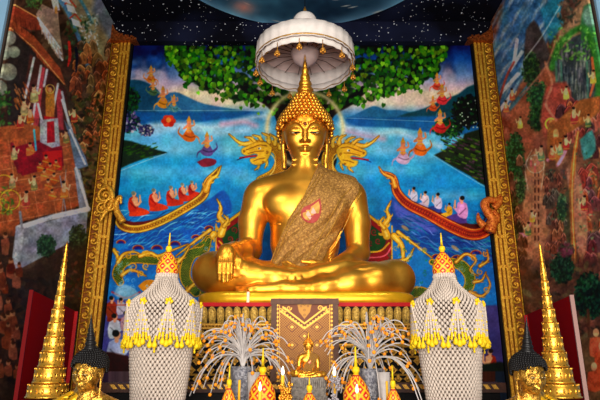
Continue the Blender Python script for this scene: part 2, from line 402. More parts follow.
def foliage(cv, seed=3):
    r = np.random.default_rng(seed); bx = [168,178,190,215,240,265,290,305,322,345,365,390,410,430,447]; by = [55,70,84,95,103,108,104,100,104,110,104,96,90,82,58]
    for _ in range(420):
        x = r.uniform(170, 445); y = r.uniform(44, np.interp(x, bx, by)-3); cv.el(x, y, r.uniform(3, 6), r.uniform(2.5, 5), jit((14,44,16), 8), .75, .8)
    for L in range(3):
        for _ in range([520,480,230][L]):
            x = r.uniform(166, 447); b = np.interp(x, bx, by)+r.normal(0, 3.)+3*math.sin(x*.35); y = r.uniform(46, b)
            g = [(34,92,22), (64,134,34), (112,172,52)][L]; g = np.array(g)*r.uniform(.65, 1.2)+(r.uniform(0, 26), r.uniform(-8, 14), 0)
            s = r.uniform(1.8, 3.3)*(1-.1*L); a = r.uniform(-.7, .7)
            cv.poly([(x+s*(u*math.cos(a)-v*math.sin(a)), y+s*(u*math.sin(a)+v*math.cos(a))) for u, v in ((0,1.5),(-.9,.3),(-.8,-.6),(-.2,-.7),(0,-.45),(.2,-.7),(.8,-.6),(.9,.3))], np.clip(g, 0, 255), .95, .25)
def waves(cv, region, cols, n, seed, slope=-.35, W=46, H=30):
    r = np.random.default_rng(seed)
    for _ in range(n):
        x = r.uniform(region[0], region[2]); y = r.uniform(region[1], region[3]); L = r.uniform(8, 22); ph = r.uniform(0, 6); A = r.uniform(.8, 2.4)
        t = np.linspace(0, 1, 8); cv.line(np.column_stack([x+L*t, y+slope*L*t+A*np.sin(ph+5*t)]), r.uniform(.5, 1.5)*np.sin(np.pi*np.clip(t, .08, .92)), jit(cols[r.integers(len(cols))], 10), r.uniform(.5, .9), .35, 0)

def paint_back():
    cv = Canvas(84, 28, 522, 372, 2.0)
    cv.vgrad([(28,(22,44,92)), (47,(24,62,128)), (60,(48,98,168)), (74,(120,150,196)), (84,(188,172,190)), (93,(228,208,180)), (104,(214,200,180)), (112,(120,160,190)), (118,(60,140,190)), (128,(120,190,220)), (140,(104,184,218)), (165,(48,156,208)), (200,(34,140,200)), (240,(28,118,186)), (372,(30,90,160))])
    h, w = cv.h, cv.w
    X = cv.X[None, :]; Y = cv.Y[:, None]
    # clouds
    n = vnoise(h, w, 52, 4)*.5+vnoise(h, w, 22, 5)*.3+vnoise(h, w, 10, 6)*.2; ns = np.roll(n, 6, 0)
    m = np.clip((n-.45)*4, 0, 1)*np.clip((84-Y)/20, 0, 1); cv.A += (np.array((12,30,72), np.float32)-cv.A)*(m*.72)[..., None]
    m = np.clip((ns-.52)*5, 0, 1)*np.clip((104-Y)/14, 0, 1)*np.clip((Y-54)/18, 0, 1); cv.A += (np.array((226,196,206), np.float32)-cv.A)*(m*.6)[..., None]
    # hills beyond the lake
    cv.poly([(84,86),(127,80),(143,81),(156,88),(165,98),(190,108),(190,114),(84,114)], (44,92,120), 1, .8, 3)
    cv.poly([(160,96),(175,92),(188,97),(205,104),(240,110),(262,114),(160,114)], (66,120,160), 1, .8, 3)
    cv.poly([(352,116),(366,109),(375,106),(386,110),(400,110),(418,113),(440,108),(440,120),(350,120)], (58,116,156), 1, .8, 3)
    cv.poly([(404,114),(425,108),(442,100),(458,94),(475,84),(522,80),(522,130),(404,120)], (36,84,96), 1, .9, 3)
    cv.poly([(84,112),(262,112),(262,120),(225,118),(190,124),(84,124)], (34,100,158), .9, 1.2)
    cv.poly([(345,118),(440,116),(520,124),(520,136),(440,134),(400,128),(345,126)], (40,104,160), .9, 1.2)
    for pts, a in (([(150,126),(175,124),(205,127),(222,126),(250,118),(266,116)], .75), ([(150,133),(180,128),(215,133),(250,130)], .5), ([(340,124),(356,130),(378,134),(398,132),(420,141),(440,146)], .7)):
        cv.line(pts, 5, (206,226,236), a, 3)
    cv.line([(222,124),(244,122),(256,126)], 5, (226,160,180), .65, 2.5); cv.line([(345,131),(365,136),(384,139)], 5, (226,170,186), .6, 2.5)
    for ex, ey, ea, eb in ((170,150,30,4),(215,172,26,5),(150,172,26,4),(230,150,20,4),(190,196,22,4),(385,150,26,4),(430,158,20,4),(455,196,24,4),(400,170,24,4),(250,180,14,6),(355,172,14,8)): cv.el(ex, ey, ea, eb, (176,218,232), .5, 5)
    cv.el(165, 178, 34, 9, (88,186,222), .5, 8); cv.el(260, 205, 20, 24, (60,156,204), .8, 8); cv.el(360, 190, 18, 26, (70,160,204), .6, 10); cv.el(440, 172, 26, 12, (60,168,214), .6, 9)
    for i, (x, y) in enumerate(RNG.uniform((125,150), (480,225), (120, 2))): cv.line([(x, y), (x+RNG.uniform(6, 18), y+RNG.uniform(-2, 2))], .7, (118,200,230), .28, .5, 0)
    cv.line([(84,110.5),(262,110.5)], .7, (170,205,220), .55, .3, 0); cv.line([(345,118),(470,123)], .7, (180,210,225), .5, .3, 0)
    # bodhi tree behind the head: trunk, boughs, leaves
    cv.poly([(276,170),(278,130),(272,112),(258,100),(240,88),(246,84),(270,96),(285,104),(296,92),(300,60),(312,60),(316,90),(326,104),(345,98),(362,86),(368,90),(350,106),(334,116),(330,134),(334,170)], (50,40,34), 1, .8, 3)
    for x in range(280, 332, 4): cv.line([(x, 165),(x+RNG.uniform(-2, 2), 135),(x+RNG.uniform(-4, 4), 108)], 1, (92,72,54), .5, .5)
    foliage(cv)
    # halo
    for wd, a in ((9,.14), (5,.3), (2.6,.8)): cv.line([(305+38*math.cos(t), 129+37.5*math.sin(t)) for t in np.linspace(0, 2*PI, 49)], wd, (236,222,164), a, 1.4, 0)
    # left shore
    blob_tree(cv, 130, 100, 10, 13, [(16,50,44),(26,78,56),(44,98,50)], 120, 1.6, 2)
    blob_tree(cv, 128, 122, 12, 11, [(18,50,60),(60,44,92),(120,96,150),(190,180,200),(40,90,60),(26,60,80)], 170, 1.5, 5)
    blob_tree(cv, 146, 130, 8, 6, [(50,60,80),(120,110,140),(214,206,190),(70,60,110)], 70, 1.3, 6)
    cv.poly([(84,140),(124,140),(140,144),(158,150),(167,153),(150,157),(130,164),(108,174),(84,176)], (44,62,50), 1, .8, 3)
    for x, y in RNG.uniform((112,143), (158,158), (50, 2)): cv.line([(x, y),(x+3, y-.8)], 1.2, jit((54,92,26), 20), .7, .4, 0)
    cv.line([(110,175),(140,163),(166,153.5)], .8, (150,200,225), .8)
    # right shore
    blob_tree(cv, 448, 128, 16, 10, [(20,60,44),(36,96,40),(30,84,60),(80,130,60)], 150, 1.5, 7)
    blob_tree(cv, 468, 112, 17, 17, [(8,26,26),(14,46,34),(30,74,42),(16,36,44)], 230, 1.8, 8)
    for x, y in RNG.uniform((452,100), (482,128), (24, 2)): cv.el(x, y, .7, .7, (210,214,190), .9)
    cv.poly([(434,155),(444,150),(455,143),(463,138),(470,132),(522,126),(522,196),(486,186),(470,176),(452,166)], (54,62,46), 1, .8, 3)
    for x, y in RNG.uniform((440,136), (492,182), (200, 2)):
        if y < 158+(x-434)*.5: cv.line([(x, y),(x+4, y+1.5)], 1.4, jit([(96,130,40),(60,90,40),(100,70,90),(36,44,34)][int(RNG.integers(4))], 16), .8, .4, 0)
    cv.line([(434,156),(455,169),(480,184),(496,192)], .9, (140,200,225), .8)
    # sky beings
    angel(cv, 151, 75, .8, (206,120,60), 1); angel(cv, 153, 88, .75, (90,120,90), 1); angel(cv, 163, 98, 1.0, (214,150,60), -1); angel(cv, 174, 104, .8, (90,140,150), 1)
    for q in (0, 1.05, 2.1, 3.1, 4.2, 5.2): cv.el(168.5+4*math.cos(q), 121+3.6*math.sin(q), 3.4, 2.8, jit((206,64,40), 18), .95)
    cv.el(168.5, 120, 2.4, 2.6, (226,140,70)); angel(cv, 189, 130, 1.15, (204,112,34), 1); angel(cv, 207, 145, 1.1, (112,90,150), -1)
    cv.poly([(197,162),(206,158),(216,160),(214,165),(203,167)], (150,40,56), .9, .4, 3)
    for a in ((437,82,.8,(214,90,70)), (442,95,.95,(210,70,76)), (440,122,1.1,(196,60,60)), (420,143,1.25,(208,118,44)), (403,152,1.2,(196,170,196)), (433,104,.7,(210,100,60))): angel(cv, a[0], a[1], a[2], a[3], -1)
    cv.line([(168,100),(174,112)], .4, (200,190,150), .7, .25, 0)
    # deep water under the boats
    cv.poly([(84,226),(110,224),(126,232),(150,230),(175,220),(200,205),(214,196),(224,190),(232,205),(226,222),(200,240),(172,252),(140,254),(112,246),(84,240)], (24,100,176), 1, .8, 2)
    waves(cv, (108,214,222,248), [(70,170,214),(20,70,150),(40,130,190),(150,210,232),(18,84,140)], 210, 12, -.42)
    cv.poly([(392,196),(404,206),(440,226),(470,240),(496,240),(522,240),(522,262),(480,262),(430,256),(404,240),(390,222)], (28,84,150), 1, .8, 2)
    cv.poly([(393,200),(405,208),(432,224),(440,232),(420,232),(396,216)], (96,104,180), .9, 2, 2)
    waves(cv, (394,212,492,256), [(30,130,180),(16,54,130),(60,150,160),(120,150,210),(20,90,150)], 230, 14, .38)
    for x, y in ((405,228),(455,248)): cv.el(x, y, 4.4, 1.8, (170,140,110), .9, .4, .6)
    # wave-crest rims
    for cx, cy, r in ((121,243,5),(138,249,6),(157,249,6),(175,245,6),(196,238,5),(209,229,5),(437,258,6),(457,259,6),(476,254,6),(400,238,5),(418,250,5)):
        for rr, c in ((r, (190,150,90)), (r-.8, (150,30,50)), (r-2.2, (30,50,130))): cv.el(cx, cy, rr, rr*.72, c, 1, .3)
        cv.poly([(cx-r-2, cy+.5), (cx+r+2, cy+.5), (cx+r+2, cy+6), (cx-r-2, cy+6)], (44,132,196), 1, .8)
    # boats
    def boat(pts, ws, base, hi, lo, inner):
        p = catmull(pts, 8); W = np.interp(np.linspace(0, 1, len(p)), np.linspace(0, 1, len(ws)), ws)
        cv.line(p, W+1.4, lo, 1, .4, 0); cv.line(p, W, base, 1, .3, 0)
        t = np.gradient(p, axis=0); t /= np.linalg.norm(t, axis=1)[:, None]; nn = np.column_stack([-t[:, 1], t[:, 0]])
        for o in (-.42, .42): cv.line(p+nn*W[:, None]*o, .8, hi, .9, .25, 0)
        for i in range(0, len(p)-1):
            q = p[i]; cv.ring(q[0], q[1], W[i]*.2, .6, lo, .8, .25); cv.el(q[0]+t[i][0]*2, q[1]+t[i][1]*2, .6, .6, inner, .8)
    cv.poly([(118,210),(122,218),(134,222),(155,219),(180,208),(200,196),(196,200),(168,217),(140,226),(124,226)], (110,40,34), 1, .5, 2)
    for x, y, s in ((192,182.5,1.45),(182.5,185,1.6),(171,188,1.75),(154,191,1.95),(134,194,2.15)): kneeler(cv, x, y, s, jit((190,56,26), 8), jit((206,70,30), 8), (120,130,124), 1, True)
    boat([(114,200),(116,214),(122,226),(138,229),(160,222),(186,208),(203,196),(208,182),(216,173),(219,168)], [4,6,7,7,7,7,7.5,7,5,1.5], (206,158,50), (244,208,104), (120,74,14), (150,60,30))
    flame(cv, [(206,190),(210,180),(217,175),(221,166)], 6)
    cv.poly([(408,200),(425,206),(450,216),(470,224),(484,222),(486,214),(480,226),(468,232),(440,222),(415,210)], (96,30,24), 1, .5, 2)
    kneeler(cv, 413.5, 189, 1.55, (196,196,214), (70,96,150), (30,24,26), -1); kneeler(cv, 425, 193, 1.5, (226,200,206), (200,190,214), (26,20,22), -1)
    kneeler(cv, 437.5, 195, 1.7, (206,190,206), (70,80,140), (26,20,22), -1); kneeler(cv, 449, 204.5, 1.25, (226,170,50), (232,184,60), (26,20,22), -1); kneeler(cv, 461.5, 199, 2.35, (206,150,196), (104,80,150), (26,20,22), -1)
    boat([(382,172),(393,178),(397,192),(408,204),(428,214),(450,226),(470,234),(484,232),(492,222),(493,210)], [2,6,8,9,10,11,11,11,10,7], (196,74,32), (240,170,80), (110,30,14), (220,110,50))
    flame(cv, [(395,186),(392,178),(384,174),(379,167)], 5, (222,140,50))
    # throne back panels and flame finials (mirrored about x=304)
    for sg in (-1, 1):
        m = lambda L: [(304+sg*(x-304), y+(0 if sg > 0 else -2)) for x, y in L]
        cv.poly(m([(392,232),(410,240),(432,262),(450,276),(500,282),(500,305),(392,305)]), (40,126,190), .9, 1, 2)
        cv.poly(m([(366,216),(384,228),(392,240),(392,262),(360,262)]), (150,26,34), 1, .5)
        cv.poly(m([(366,222),(378,230),(386,240),(380,250),(364,252)]), (38,88,44), 1, .5, 3)
        for x, y, r in ((374,232,3.4),(378,241,3),(370,243,3)): curl(cv, *m([(x, y)])[0], r, 1.2, 1., 1., (176,40,50), sg)
        cv.line(m([(364,212),(376,221),(386,229),(391,238)]), 3.4, GOLDD, 1); cv.line(m([(364,212),(376,221),(386,229),(391,238)]), 2.4, GOLD, 1)
        cv.line(m([(364,252),(380,251),(389,243)]), 1.6, GOLD, 1); cv.line(m([(364,258),(384,256),(392,246)]), 1.4, (226,110,120), 1)
        cv.line(m([(392,226),(392,262),(393,290)]), 1.4, GOLD, 1)
        flame(cv, m([(387,236),(384,226),(389,218),(387,210),(391,201)]), 7.5)
        flame(cv, m([(384,228),(380,222),(384,217)]), 3.5)
        flame(cv, m([(394,236),(402,246),(404,262),(412,272)]), 6); flame(cv, m([(396,262),(408,258),(414,248)]), 4); flame(cv, m([(398,232),(414,244),(432,258)]), 3.4)
        # naga body and head
        scaled_body(cv, m([(400,296),(416,290),(424,274),(418,258),(404,246),(400,240)]) if sg < 0 else m([(402,300),(418,292),(436,296),(452,284),(446,268),(432,262)]), [7,9,9,8,6,4])
        if sg > 0: scaled_body(cv, [(449,262),(462,266),(470,278),(466,292),(452,300)], [7,9,9,8,7])
        naga = lambda L: m(L)
        G2 = (232,182,62)
        scaled_body(cv, naga([(346,184),(334,177),(328,167),(328,156),(334,149),(343,149)]), [11,10.5,10,9.5,9,8], (214,164,56), G2, (134,80,20))
        cv.line(naga([(341,180),(334,172),(333,162),(338,155)]), 1.2, (250,226,130), .8, .3)
        for L, w_ in (([(328,150),(327,144),(331,139)], 4), ([(333,146),(333,140),(338,136)], 4), ([(339,144),(340,138),(346,135)], 4), ([(346,144),(349,139),(355,137)], 3.6), ([(344,147),(354,145),(364,146),(371,143),(379,136)], 6.5), ([(352,145),(357,140),(363,139)], 3.4), ([(345,158),(341,164),(343,170)], 3.6), ([(351,162),(349,168),(353,172)], 3)): flame(cv, naga(L), w_, G2, 4)
        H = [(336,150),(342,144.5),(352,144.5),(360,148),(366,151),(366,155),(361,157.5),(354,155.5),(350,157),(353,160),(358,161),(356,165.5),(349,167),(342,163),(338,157)]
        cv.poly([(x_+sg*0, y_) for x_, y_ in naga(H)], GOLDD, 1, 1.4, 2); cv.poly(naga(H), G2, 1, .4, 2)
        cv.line(naga([(352,157.8),(359,158.6),(368,160)]), 1.8, (186,30,40), 1); cv.line(naga([(364,159.5),(371,162)]), .8, (40,50,100), .9)
        cv.line(naga([(341,148),(348,147),(354,149),(362,152)]), .8, (130,74,16), .9); cv.line(naga([(343,160),(349,161),(354,163)]), .7, (130,74,16), .9); cv.line(naga([(344,153),(352,153.5),(360,155.5)]), .7, (130,74,16), .9)
        cv.el(*naga([(348.5,150.5)])[0], 1.5, 1.1, (250,246,220)); cv.el(*naga([(349,150.5)])[0], .6, .7, (20,10,10))
        for x, y, r in ((364,153,1.2),(341,154,1.5),(345,164,1.3)): curl(cv, *naga([(x, y)])[0], r, 1.2, 2., .7, (130,74,16), sg)
    # left lower: gilded vines, dragon body and fish
    scaled_body(cv, [(120,282),(117,274),(122,264),(134,259),(150,260),(168,261),(180,262)], [6,8,8,7,7,6,5]); scaled_body(cv, [(209,240),(204,250),(192,254),(186,266),(186,280),(196,292)], [4,7,9,9,9,8])
    for pts in ([(114,250),(118,258),(116,266)], [(118,262),(124,254),(134,252),(142,255)], [(140,256),(150,253),(158,256),(168,252),(178,248),(188,244)], [(122,275),(130,270),(138,272),(146,276)], [(178,262),(184,256),(190,246)], [(186,292),(194,284),(206,278)]): flame(cv, pts, 3.6, (214,160,50), 4)
    for x, y, r in ((128,256,4),(147,254,3.4),(160,257,3.4),(133,267,4.5),(146,266,3.6),(141,274,3.4)): curl(cv, x, y, r, 1.3, RNG.uniform(0, 6), 1.5, (216,164,52), 1)
    cv.poly([(138,286),(146,280),(156,281),(160,288),(152,293),(143,291)], (214,146,36), 1, .4, 3); cv.el(147, 286, 1.2, 1.2, (240,240,220)); cv.el(147, 286, .6, .6, (20,20,20))
    for x, y in RNG.uniform((110,262), (135,305), (46, 2)): curl(cv, x, y, RNG.uniform(1.2, 2.6), 1, RNG.uniform(0, 6), .6, (150,200,226), 1, .7)
    cv.line([(112,292),(126,298),(140,292)], 2, (190,60,70), .8); cv.poly([(120,284),(130,286),(140,296),(126,300),(114,294)], (160,200,210), .7, 1, 3)
    # right lower: gilded vines
    for pts in ([(456,262),(466,254),(476,260),(470,270),(478,276)], [(470,292),(482,296),(490,286),(486,274)], [(480,266),(488,260),(487,250)], [(474,282),(482,280),(486,272)]): flame(cv, pts, 3.2, (196,130,44), 4)
    for x, y, r in ((474,258,3.4),(486,254,3),(480,272,3.2),(486,290,3.6),(474,298,3)): curl(cv, x, y, r, 1.3, RNG.uniform(0, 6), 1.4, (204,140,50), -1)
    for x, y in RNG.uniform((455,250), (495,300), (60, 2)): curl(cv, x, y, RNG.uniform(1, 2.2), .9, RNG.uniform(0, 6), .5, (130,170,220), 1, .6)
    for sg in (0, 1):
        for x, y in RNG.uniform((200+184*sg,240), (222+204*sg,296), (34, 2)): curl(cv, x, y, RNG.uniform(1, 2.6), 1, RNG.uniform(0, 6), .8, [(210,160,60),(120,180,220),(40,130,80)][int(RNG.integers(3))], 1, .8)
    # worshippers on the violet ground
    cv.poly([(84,300),(150,300),(200,306),(200,372),(84,372)], (92,92,158), 1, 1); cv.poly([(470,306),(522,304),(522,372),(462,372)], (84,76,130), 1, 1)
    for x, y in RNG.uniform((100,304), (200,366), (90, 2)): cv.line([(x, y),(x+7, y+1)], 1.6, jit((112,104,170), 16), .5, .8, 0)
    kneeler(cv, 112, 299, 2.2, (150,70,40), (140,60,40), (40,30,30), 1); kneeler(cv, 121.5, 300, 1.8, (190,190,200), (120,120,160), (30,26,30), 1)
    kneeler(cv, 115, 317, 2.6, (200,206,220), (110,120,170), (24,20,24), 1); kneeler(cv, 126, 314, 2.0, (190,150,160), (110,100,150), (24,20,24), 1); kneeler(cv, 117, 335, 3.7, (170,182,214), (150,160,196), (22,18,22), 1)
    cv.poly([(84,352),(110,352),(128,356),(134,372),(84,372)], (70,34,26), 1, 1)
    kneeler(cv, 490, 352, 2.4, (170,60,30), (160,56,30), (60,40,34), -1, True); cv.poly([(470,366),(500,362),(522,366),(522,372),(470,372)], (40,50,36), 1, 1)
    cv.line([(84,305),(200,305)], 1.2, (196,70,30), .7)
    cv.mottle(6, .08, 31, .04); cv.mottle(1.4, .07, 33); cv.A = np.clip((cv.A-120)*1.25+100, 2, 255); return cv

def scatter(cv, box, n, cols, s0, s1, seed, ang=(0, 3.14), asp=.5, a=.8):
    r = np.random.default_rng(seed)
    for _ in range(n):
        s = r.uniform(s0, s1); cv.el(r.uniform(box[0], box[2]), r.uniform(box[1], box[3]), s, s*asp, jit(cols[r.integers(len(cols))], 12), a, .4, r.uniform(*ang))
def rocks(cv, box, n, cols, s0, s1, seed, tall=1.2, keep=None):
    r = np.random.default_rng(seed)
    P_ = sorted([(r.uniform(box[1], box[3]), r.uniform(box[0], box[2])) for _ in range(n)])
    for y, x in P_:
        if keep and not keep(x, y): continue
        s = r.uniform(s0, s1); c = jit(cols[r.integers(len(cols))], 10); w = r.uniform(.6, 1.1)
        L = [(x-s*w, y+s*tall),(x-s*w*.8, y-s*.3),(x-s*.1, y-s*tall),(x+s*w*.7, y-s*.6),(x+s*w, y+s*tall)]
        cv.poly([(a-.5, b-.5) for a, b in L], (22,14,14), .9, .4, 2); cv.poly(L, c, 1, .5, 2)
        cv.line([L[1], L[2], L[3]], .9, np.minimum(np.array(c)*1.5+14, 255), .8, .3); cv.line([(x+s*.1, y-s*.6),(x+s*.3, y+s*.5)], 1.1, np.array(c)*.6, .7, .4)
def folk(cv, pts, s, cols, seed, skin=(206,146,106)):
    r = np.random.default_rng(seed)
    for x, y in pts:
        c = jit(cols[r.integers(len(cols))], 16); q = s*r.uniform(.8, 1.2); g = r.choice([-1, 1])
        cv.poly([(x-1.6*q, y+1*q),(x+1.4*q, y+.8*q),(x+2.2*q, y+6*q),(x-1.8*q, y+6.4*q)], c, 1, .3, 2); cv.line([(x, y+2.4*q),(x, y)], 2.2*q, skin, 1, .3, 0)
        cv.line([(x+.8*q*g, y+.6*q),(x+2.6*q*g, y+2*q),(x+3.2*q*g, y-.4*q)], .9*q, skin, 1, .3, 0); cv.el(x, y-1.6*q, 1*q, 1.2*q, skin); cv.el(x-.3*q*g, y-2.2*q, 1*q, .8*q, (30,20,18))
        cv.line([(x-1.8*q, y+5.8*q),(x+2.2*q, y+5.4*q)], .6, (212,164,70), .8, .3, 0)
def paint_left():
    cv = Canvas(-70, -40, 132, 405, 2.2, (62,44,34))
    scatter(cv, (-70,-40,132,405), 900, [(70,52,38),(52,40,30),(84,60,42)], 3, 9, 1)
    # distant valley at top right of this wall
    cv.poly([(40,-40),(132,-40),(132,80),(104,64),(84,40),(62,8)], (128,116,84), 1, 2); cv.poly([(96,-10),(132,30),(132,60),(112,44),(92,10)], (96,110,120), .9, 3)
    cv.line([(50,-12),(66,8),(74,26),(84,52),(92,86)], [5,5,4,4,3], (70,110,140), .9, .8); cv.line([(74,-10),(84,6),(92,22)], 3, (60,110,124), .9, .8)
    scatter(cv, (78,14,98,50), 90, [(170,176,170),(120,140,130),(70,90,80)], .8, 2, 2); scatter(cv, (66,20,88,60), 80, [(40,64,40),(60,84,50),(30,48,34)], 1, 2.6, 3)
    for x, y in ((66,4),(71,18),(60,-6)): cv.poly([(x, y),(x+8, y+3),(x+11, y+10),(x+2, y+7)], (196,186,170), 1, .4); cv.line([(x-1, y),(x+4, y-4),(x+10, y+3)], 1.6, (150,60,40), 1, .3, 0)
    # rocks / forest
    r = np.random.default_rng(9)
    rocks(cv, (72,44,120,150), 120, [(126,66,38),(90,52,34),(150,90,50),(70,54,38),(106,78,48)], 3, 6.5, 9)
    scatter(cv, (74,96,112,300), 420, [(26,34,22),(44,54,30),(62,66,36),(34,26,20),(80,72,40)], 1.4, 3.6, 11); scatter(cv, (78,180,100,300), 160, [(24,26,16),(60,56,24),(96,78,30)], 1.4, 3.4, 12)
    cv.line([(69,42),(70,56),(68,66)], [2.5,3,1.5], (170,40,30), 1); cv.line([(76,48),(77,58),(76,72)], [2.5,3,1.5], (20,24,40), 1)
    # palace roofs
    cv.poly([(-70,-30),(-10,-10),(14,6),(36,16),(42,30),(30,30),(12,22),(-20,6),(-70,-10)], (118,54,36), 1, .6); cv.poly([(-20,2),(12,20),(34,36),(60,68),(66,86),(38,58),(30,46),(8,32),(-20,18)], (136,66,40), 1, .6)
    for i in range(14): cv.line([(6+i*3.6, 18+i*4.2),(10+i*3.6, 27+i*4.6)], .8, (76,34,24), .8, .3, 0); cv.line([(-30+i*5, -8+i*2.5),(-28+i*5, 2+i*2.9)], .7, (76,34,24), .8, .3, 0)
    cv.line([(6,24),(34,48),(64,84)], 1.2, (186,120,70), 1, .3, 0); cv.line([(10,2),(38,18)], 1.2, (186,120,70), 1, .3, 0)
    cv.poly([(36,14),(42,4),(58,12),(60,34),(64,60),(58,58),(42,32)], (138,112,92), 1, .5)
    for q in (0, 6, 12): cv.line([(38+q*.4, 18+q),(60+q*.2, 48+q)], 2, (178,176,172), 1, .4, 0)
    for i in range(6): cv.line([(42+i*3.2, 24+i*4.6),(42+i*3.4, 34+i*4.8)], .9, (170,150,130), 1, .3, 0)
    cv.poly([(48,-14),(56,-10),(60,10),(54,12)], (156,150,146), 1, .4); cv.el(56, 10, 1.6, 4, (170,120,60))
    for x0, y0 in ((30,0),(38,3)): scatter(cv, (x0-6, y0-8, x0+5, y0+7), 26, [(60,96,50),(90,116,60)], 1, 2.4, int(x0))
    # grey domed trees, dark shade under the eaves
    cv.poly([(14,30),(36,54),(30,100),(24,130),(8,130),(6,70)], (46,38,36), 1, 1)
    for x, y, q in ((8,38,8),(2,52,9),(14,52,6),(-6,70,10),(8,72,9),(-2,88,9)): cv.el(x, y, q, q*.95, (112,114,98), 1, .6); cv.el(x-1.5, y-2, q*.7, q*.6, (138,138,118), .7, 2)
    scatter(cv, (-6,92,10,136), 70, [(40,84,36),(70,116,50),(24,52,28)], 1, 2.6, 21)
    # hall with columns
    cv.poly([(30,54),(40,62),(66,90),(72,140),(20,140),(24,90)], (72,40,36), 1, .8); cv.poly([(40,66),(45,68),(38,128),(30,128)], (150,56,62), 1, .5); cv.poly([(56,86),(61,90),(64,130),(58,130)], (146,54,60), 1, .5)
    for a, b in (((34,58),(25,98)), ((41,66),(31,130)), ((58,84),(52,116)), ((62,92),(70,130)), ((47,70),(44,86))): cv.line([a, b], 2.4, (160,158,156), 1, .4, 0)
    cv.line([(38,104),(44,130)], 2.4, (176,176,178), 1, .3, 0); cv.line([(62,100),(72,132)], 2.4, (176,176,178), 1, .3, 0)
    cv.poly([(46,86),(54,92),(54,118),(46,120)], (156,96,40), 1, .6, 2); cv.el(50, 90, 1.8, 2.4, (196,130,80)); cv.ring(50, 89, 4.4, .7, (190,160,80)); cv.poly([(44,116),(58,118),(58,130),(44,128)], (160,20,30), 1, .5)
    for x, y in RNG.uniform((14,82), (28,128), (46, 2)): cv.line([(x, y),(x+2, y+4)], 1.3, jit((140,80,40), 24), .8, .4, 0)
    # tiled courtyard, carpet, people
    cv.poly([(-70,140),(6,126),(30,124),(72,136),(86,204),(20,222),(14,236),(-70,240)], (142,74,42), 1, .8)
    scatter(cv, (-20,140,80,215), 160, [(162,86,46),(120,62,38),(150,64,40)], 2, 6, 24, (0,.3), .35, .35)
    for y in (150,163,176,189,202,215): cv.line([(-40, y+14),(80, y-6)], .7, (196,130,90), .6, .3, 0)
    for x in (-10,8,26,44,60): cv.line([(x, 140),(x+14, 225)], .7, (196,130,90), .5, .3, 0)
    cv.poly([(12,148),(40,140),(62,146),(64,166),(44,170),(22,176),(14,164)], (120,20,34), 1, .5); cv.line([(12,144),(19,172)], 3.4, (110,26,36), 1, .5, 0)
    cv.poly([(42,152),(62,150),(62,170),(46,170)], (176,28,26), 1, .5); cv.line([(34,130),(36,150)], 2, (60,150,170), 1, .5, 0)
    cv.poly([(40,120),(58,118),(60,146),(52,148),(40,142)], (150,150,152), 1, .5); cv.poly([(47,122),(54,121),(55,142),(47,143)], (150,24,34), 1, .4)
    for x, y, s in ((46,160,1.7),(50,168,1.7),(44,174,1.6),(54,178,1.6),(48,184,1.6),(52,194,1.5),(40,166,1.4),(30,148,1.8),(56,164,1.4)):
        cv.poly([(x-2*s, y),(x+1.6*s, y-1*s),(x+2.4*s, y+3*s),(x-2*s, y+4.4*s)], jit((176,84,34), 18), 1, .4, 2); cv.el(x, y-1.8*s, 1*s, 1.2*s, (196,130,84)); cv.el(x, y-2.6*s, .9*s, .7*s, (40,24,20)); cv.line([(x-2*s, y+1),(x+3*s, y+2*s)], .8, (206,150,60), .9, .3, 0)
    cv.line([(60,176),(66,212)], 1, (120,130,150), .8, .3, 0); cv.line([(66,170),(62,214)], 1, (130,120,120), .8, .3, 0)
    for x, y, q in ((4,184,9),(10,200,10),(2,206,7)): cv.ring(x, y, q, .8, (196,176,40), .9)
    scatter(cv, (-4,186,14,214), 40, [(60,100,40),(100,130,50)], 1, 2.4, 31)
    # parapet
    cv.poly([(64,120),(72,130),(86,158),(88,166),(76,170),(70,140)], (92,108,126), 1, .6); cv.line([(70,130),(85,164)], 2, (188,190,194), 1, .4, 0)
    cv.poly([(74,168),(80,170),(89,207),(80,214)], (120,124,134), 1, .5); cv.line([(76,168),(88,208)], 2.4, (196,198,202), 1, .4, 0)
    cv.poly([(20,229),(88,210),(86,234),(14,272)], (120,124,134), 1, .5); cv.line([(18,228),(52,217),(88,209)], 5, (178,180,184), 1, .5, 0); cv.line([(18,226),(88,207)], 1.2, (214,216,218), 1, .3, 0)
    cv.poly([(16,226),(24,228),(22,250),(16,276),(10,276)], (146,150,158), 1, .5); cv.line([(20,212),(22,228)], 2.6, (120,122,126), 1, .4, 0)
    blob_tree(cv, 46, 246, 10, 12, [(20,40,30),(34,62,42),(54,86,60)], 150, 1.3, 41); blob_tree(cv, 78, 238, 9, 14, [(18,30,20),(36,52,30),(60,72,44)], 130, 1.4, 42)
    folk(cv, [(30,112),(24,104),(34,90),(20,118),(14,150),(66,134),(74,112),(34,180),(64,186),(12,178),(26,196)], 1.7, [(186,96,40),(150,50,40),(120,110,70)], 48)
    # lower crowd in shade
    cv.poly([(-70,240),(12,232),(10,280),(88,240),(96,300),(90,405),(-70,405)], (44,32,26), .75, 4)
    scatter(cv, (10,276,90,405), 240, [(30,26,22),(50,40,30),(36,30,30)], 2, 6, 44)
    r = np.random.default_rng(45)
    for _ in range(44):
        x = r.uniform(-20, 20); y = r.uniform(240, 395); s = r.uniform(1.6, 2.8)
        cv.poly([(x-2*s, y),(x+1.5*s, y-1*s),(x+1.8*s, y+4.5*s),(x-1.8*s, y+4*s)], jit((100,52,34), 20), 1, .4, 2); cv.el(x, y-2*s, 1.1*s, 1.3*s, (130,86,62)); cv.el(x, y-3*s, .9*s, .9*s, (60,36,20))
    scatter(cv, (64,262,84,300), 60, [(90,46,30),(60,36,28),(44,44,26)], 1.4, 3, 47)
    cv.mottle(5, .16, 51, .05); cv.mottle(1.5, .14, 52); cv.A = np.clip((cv.A-90)*1.6+122, 3, 255); return cv
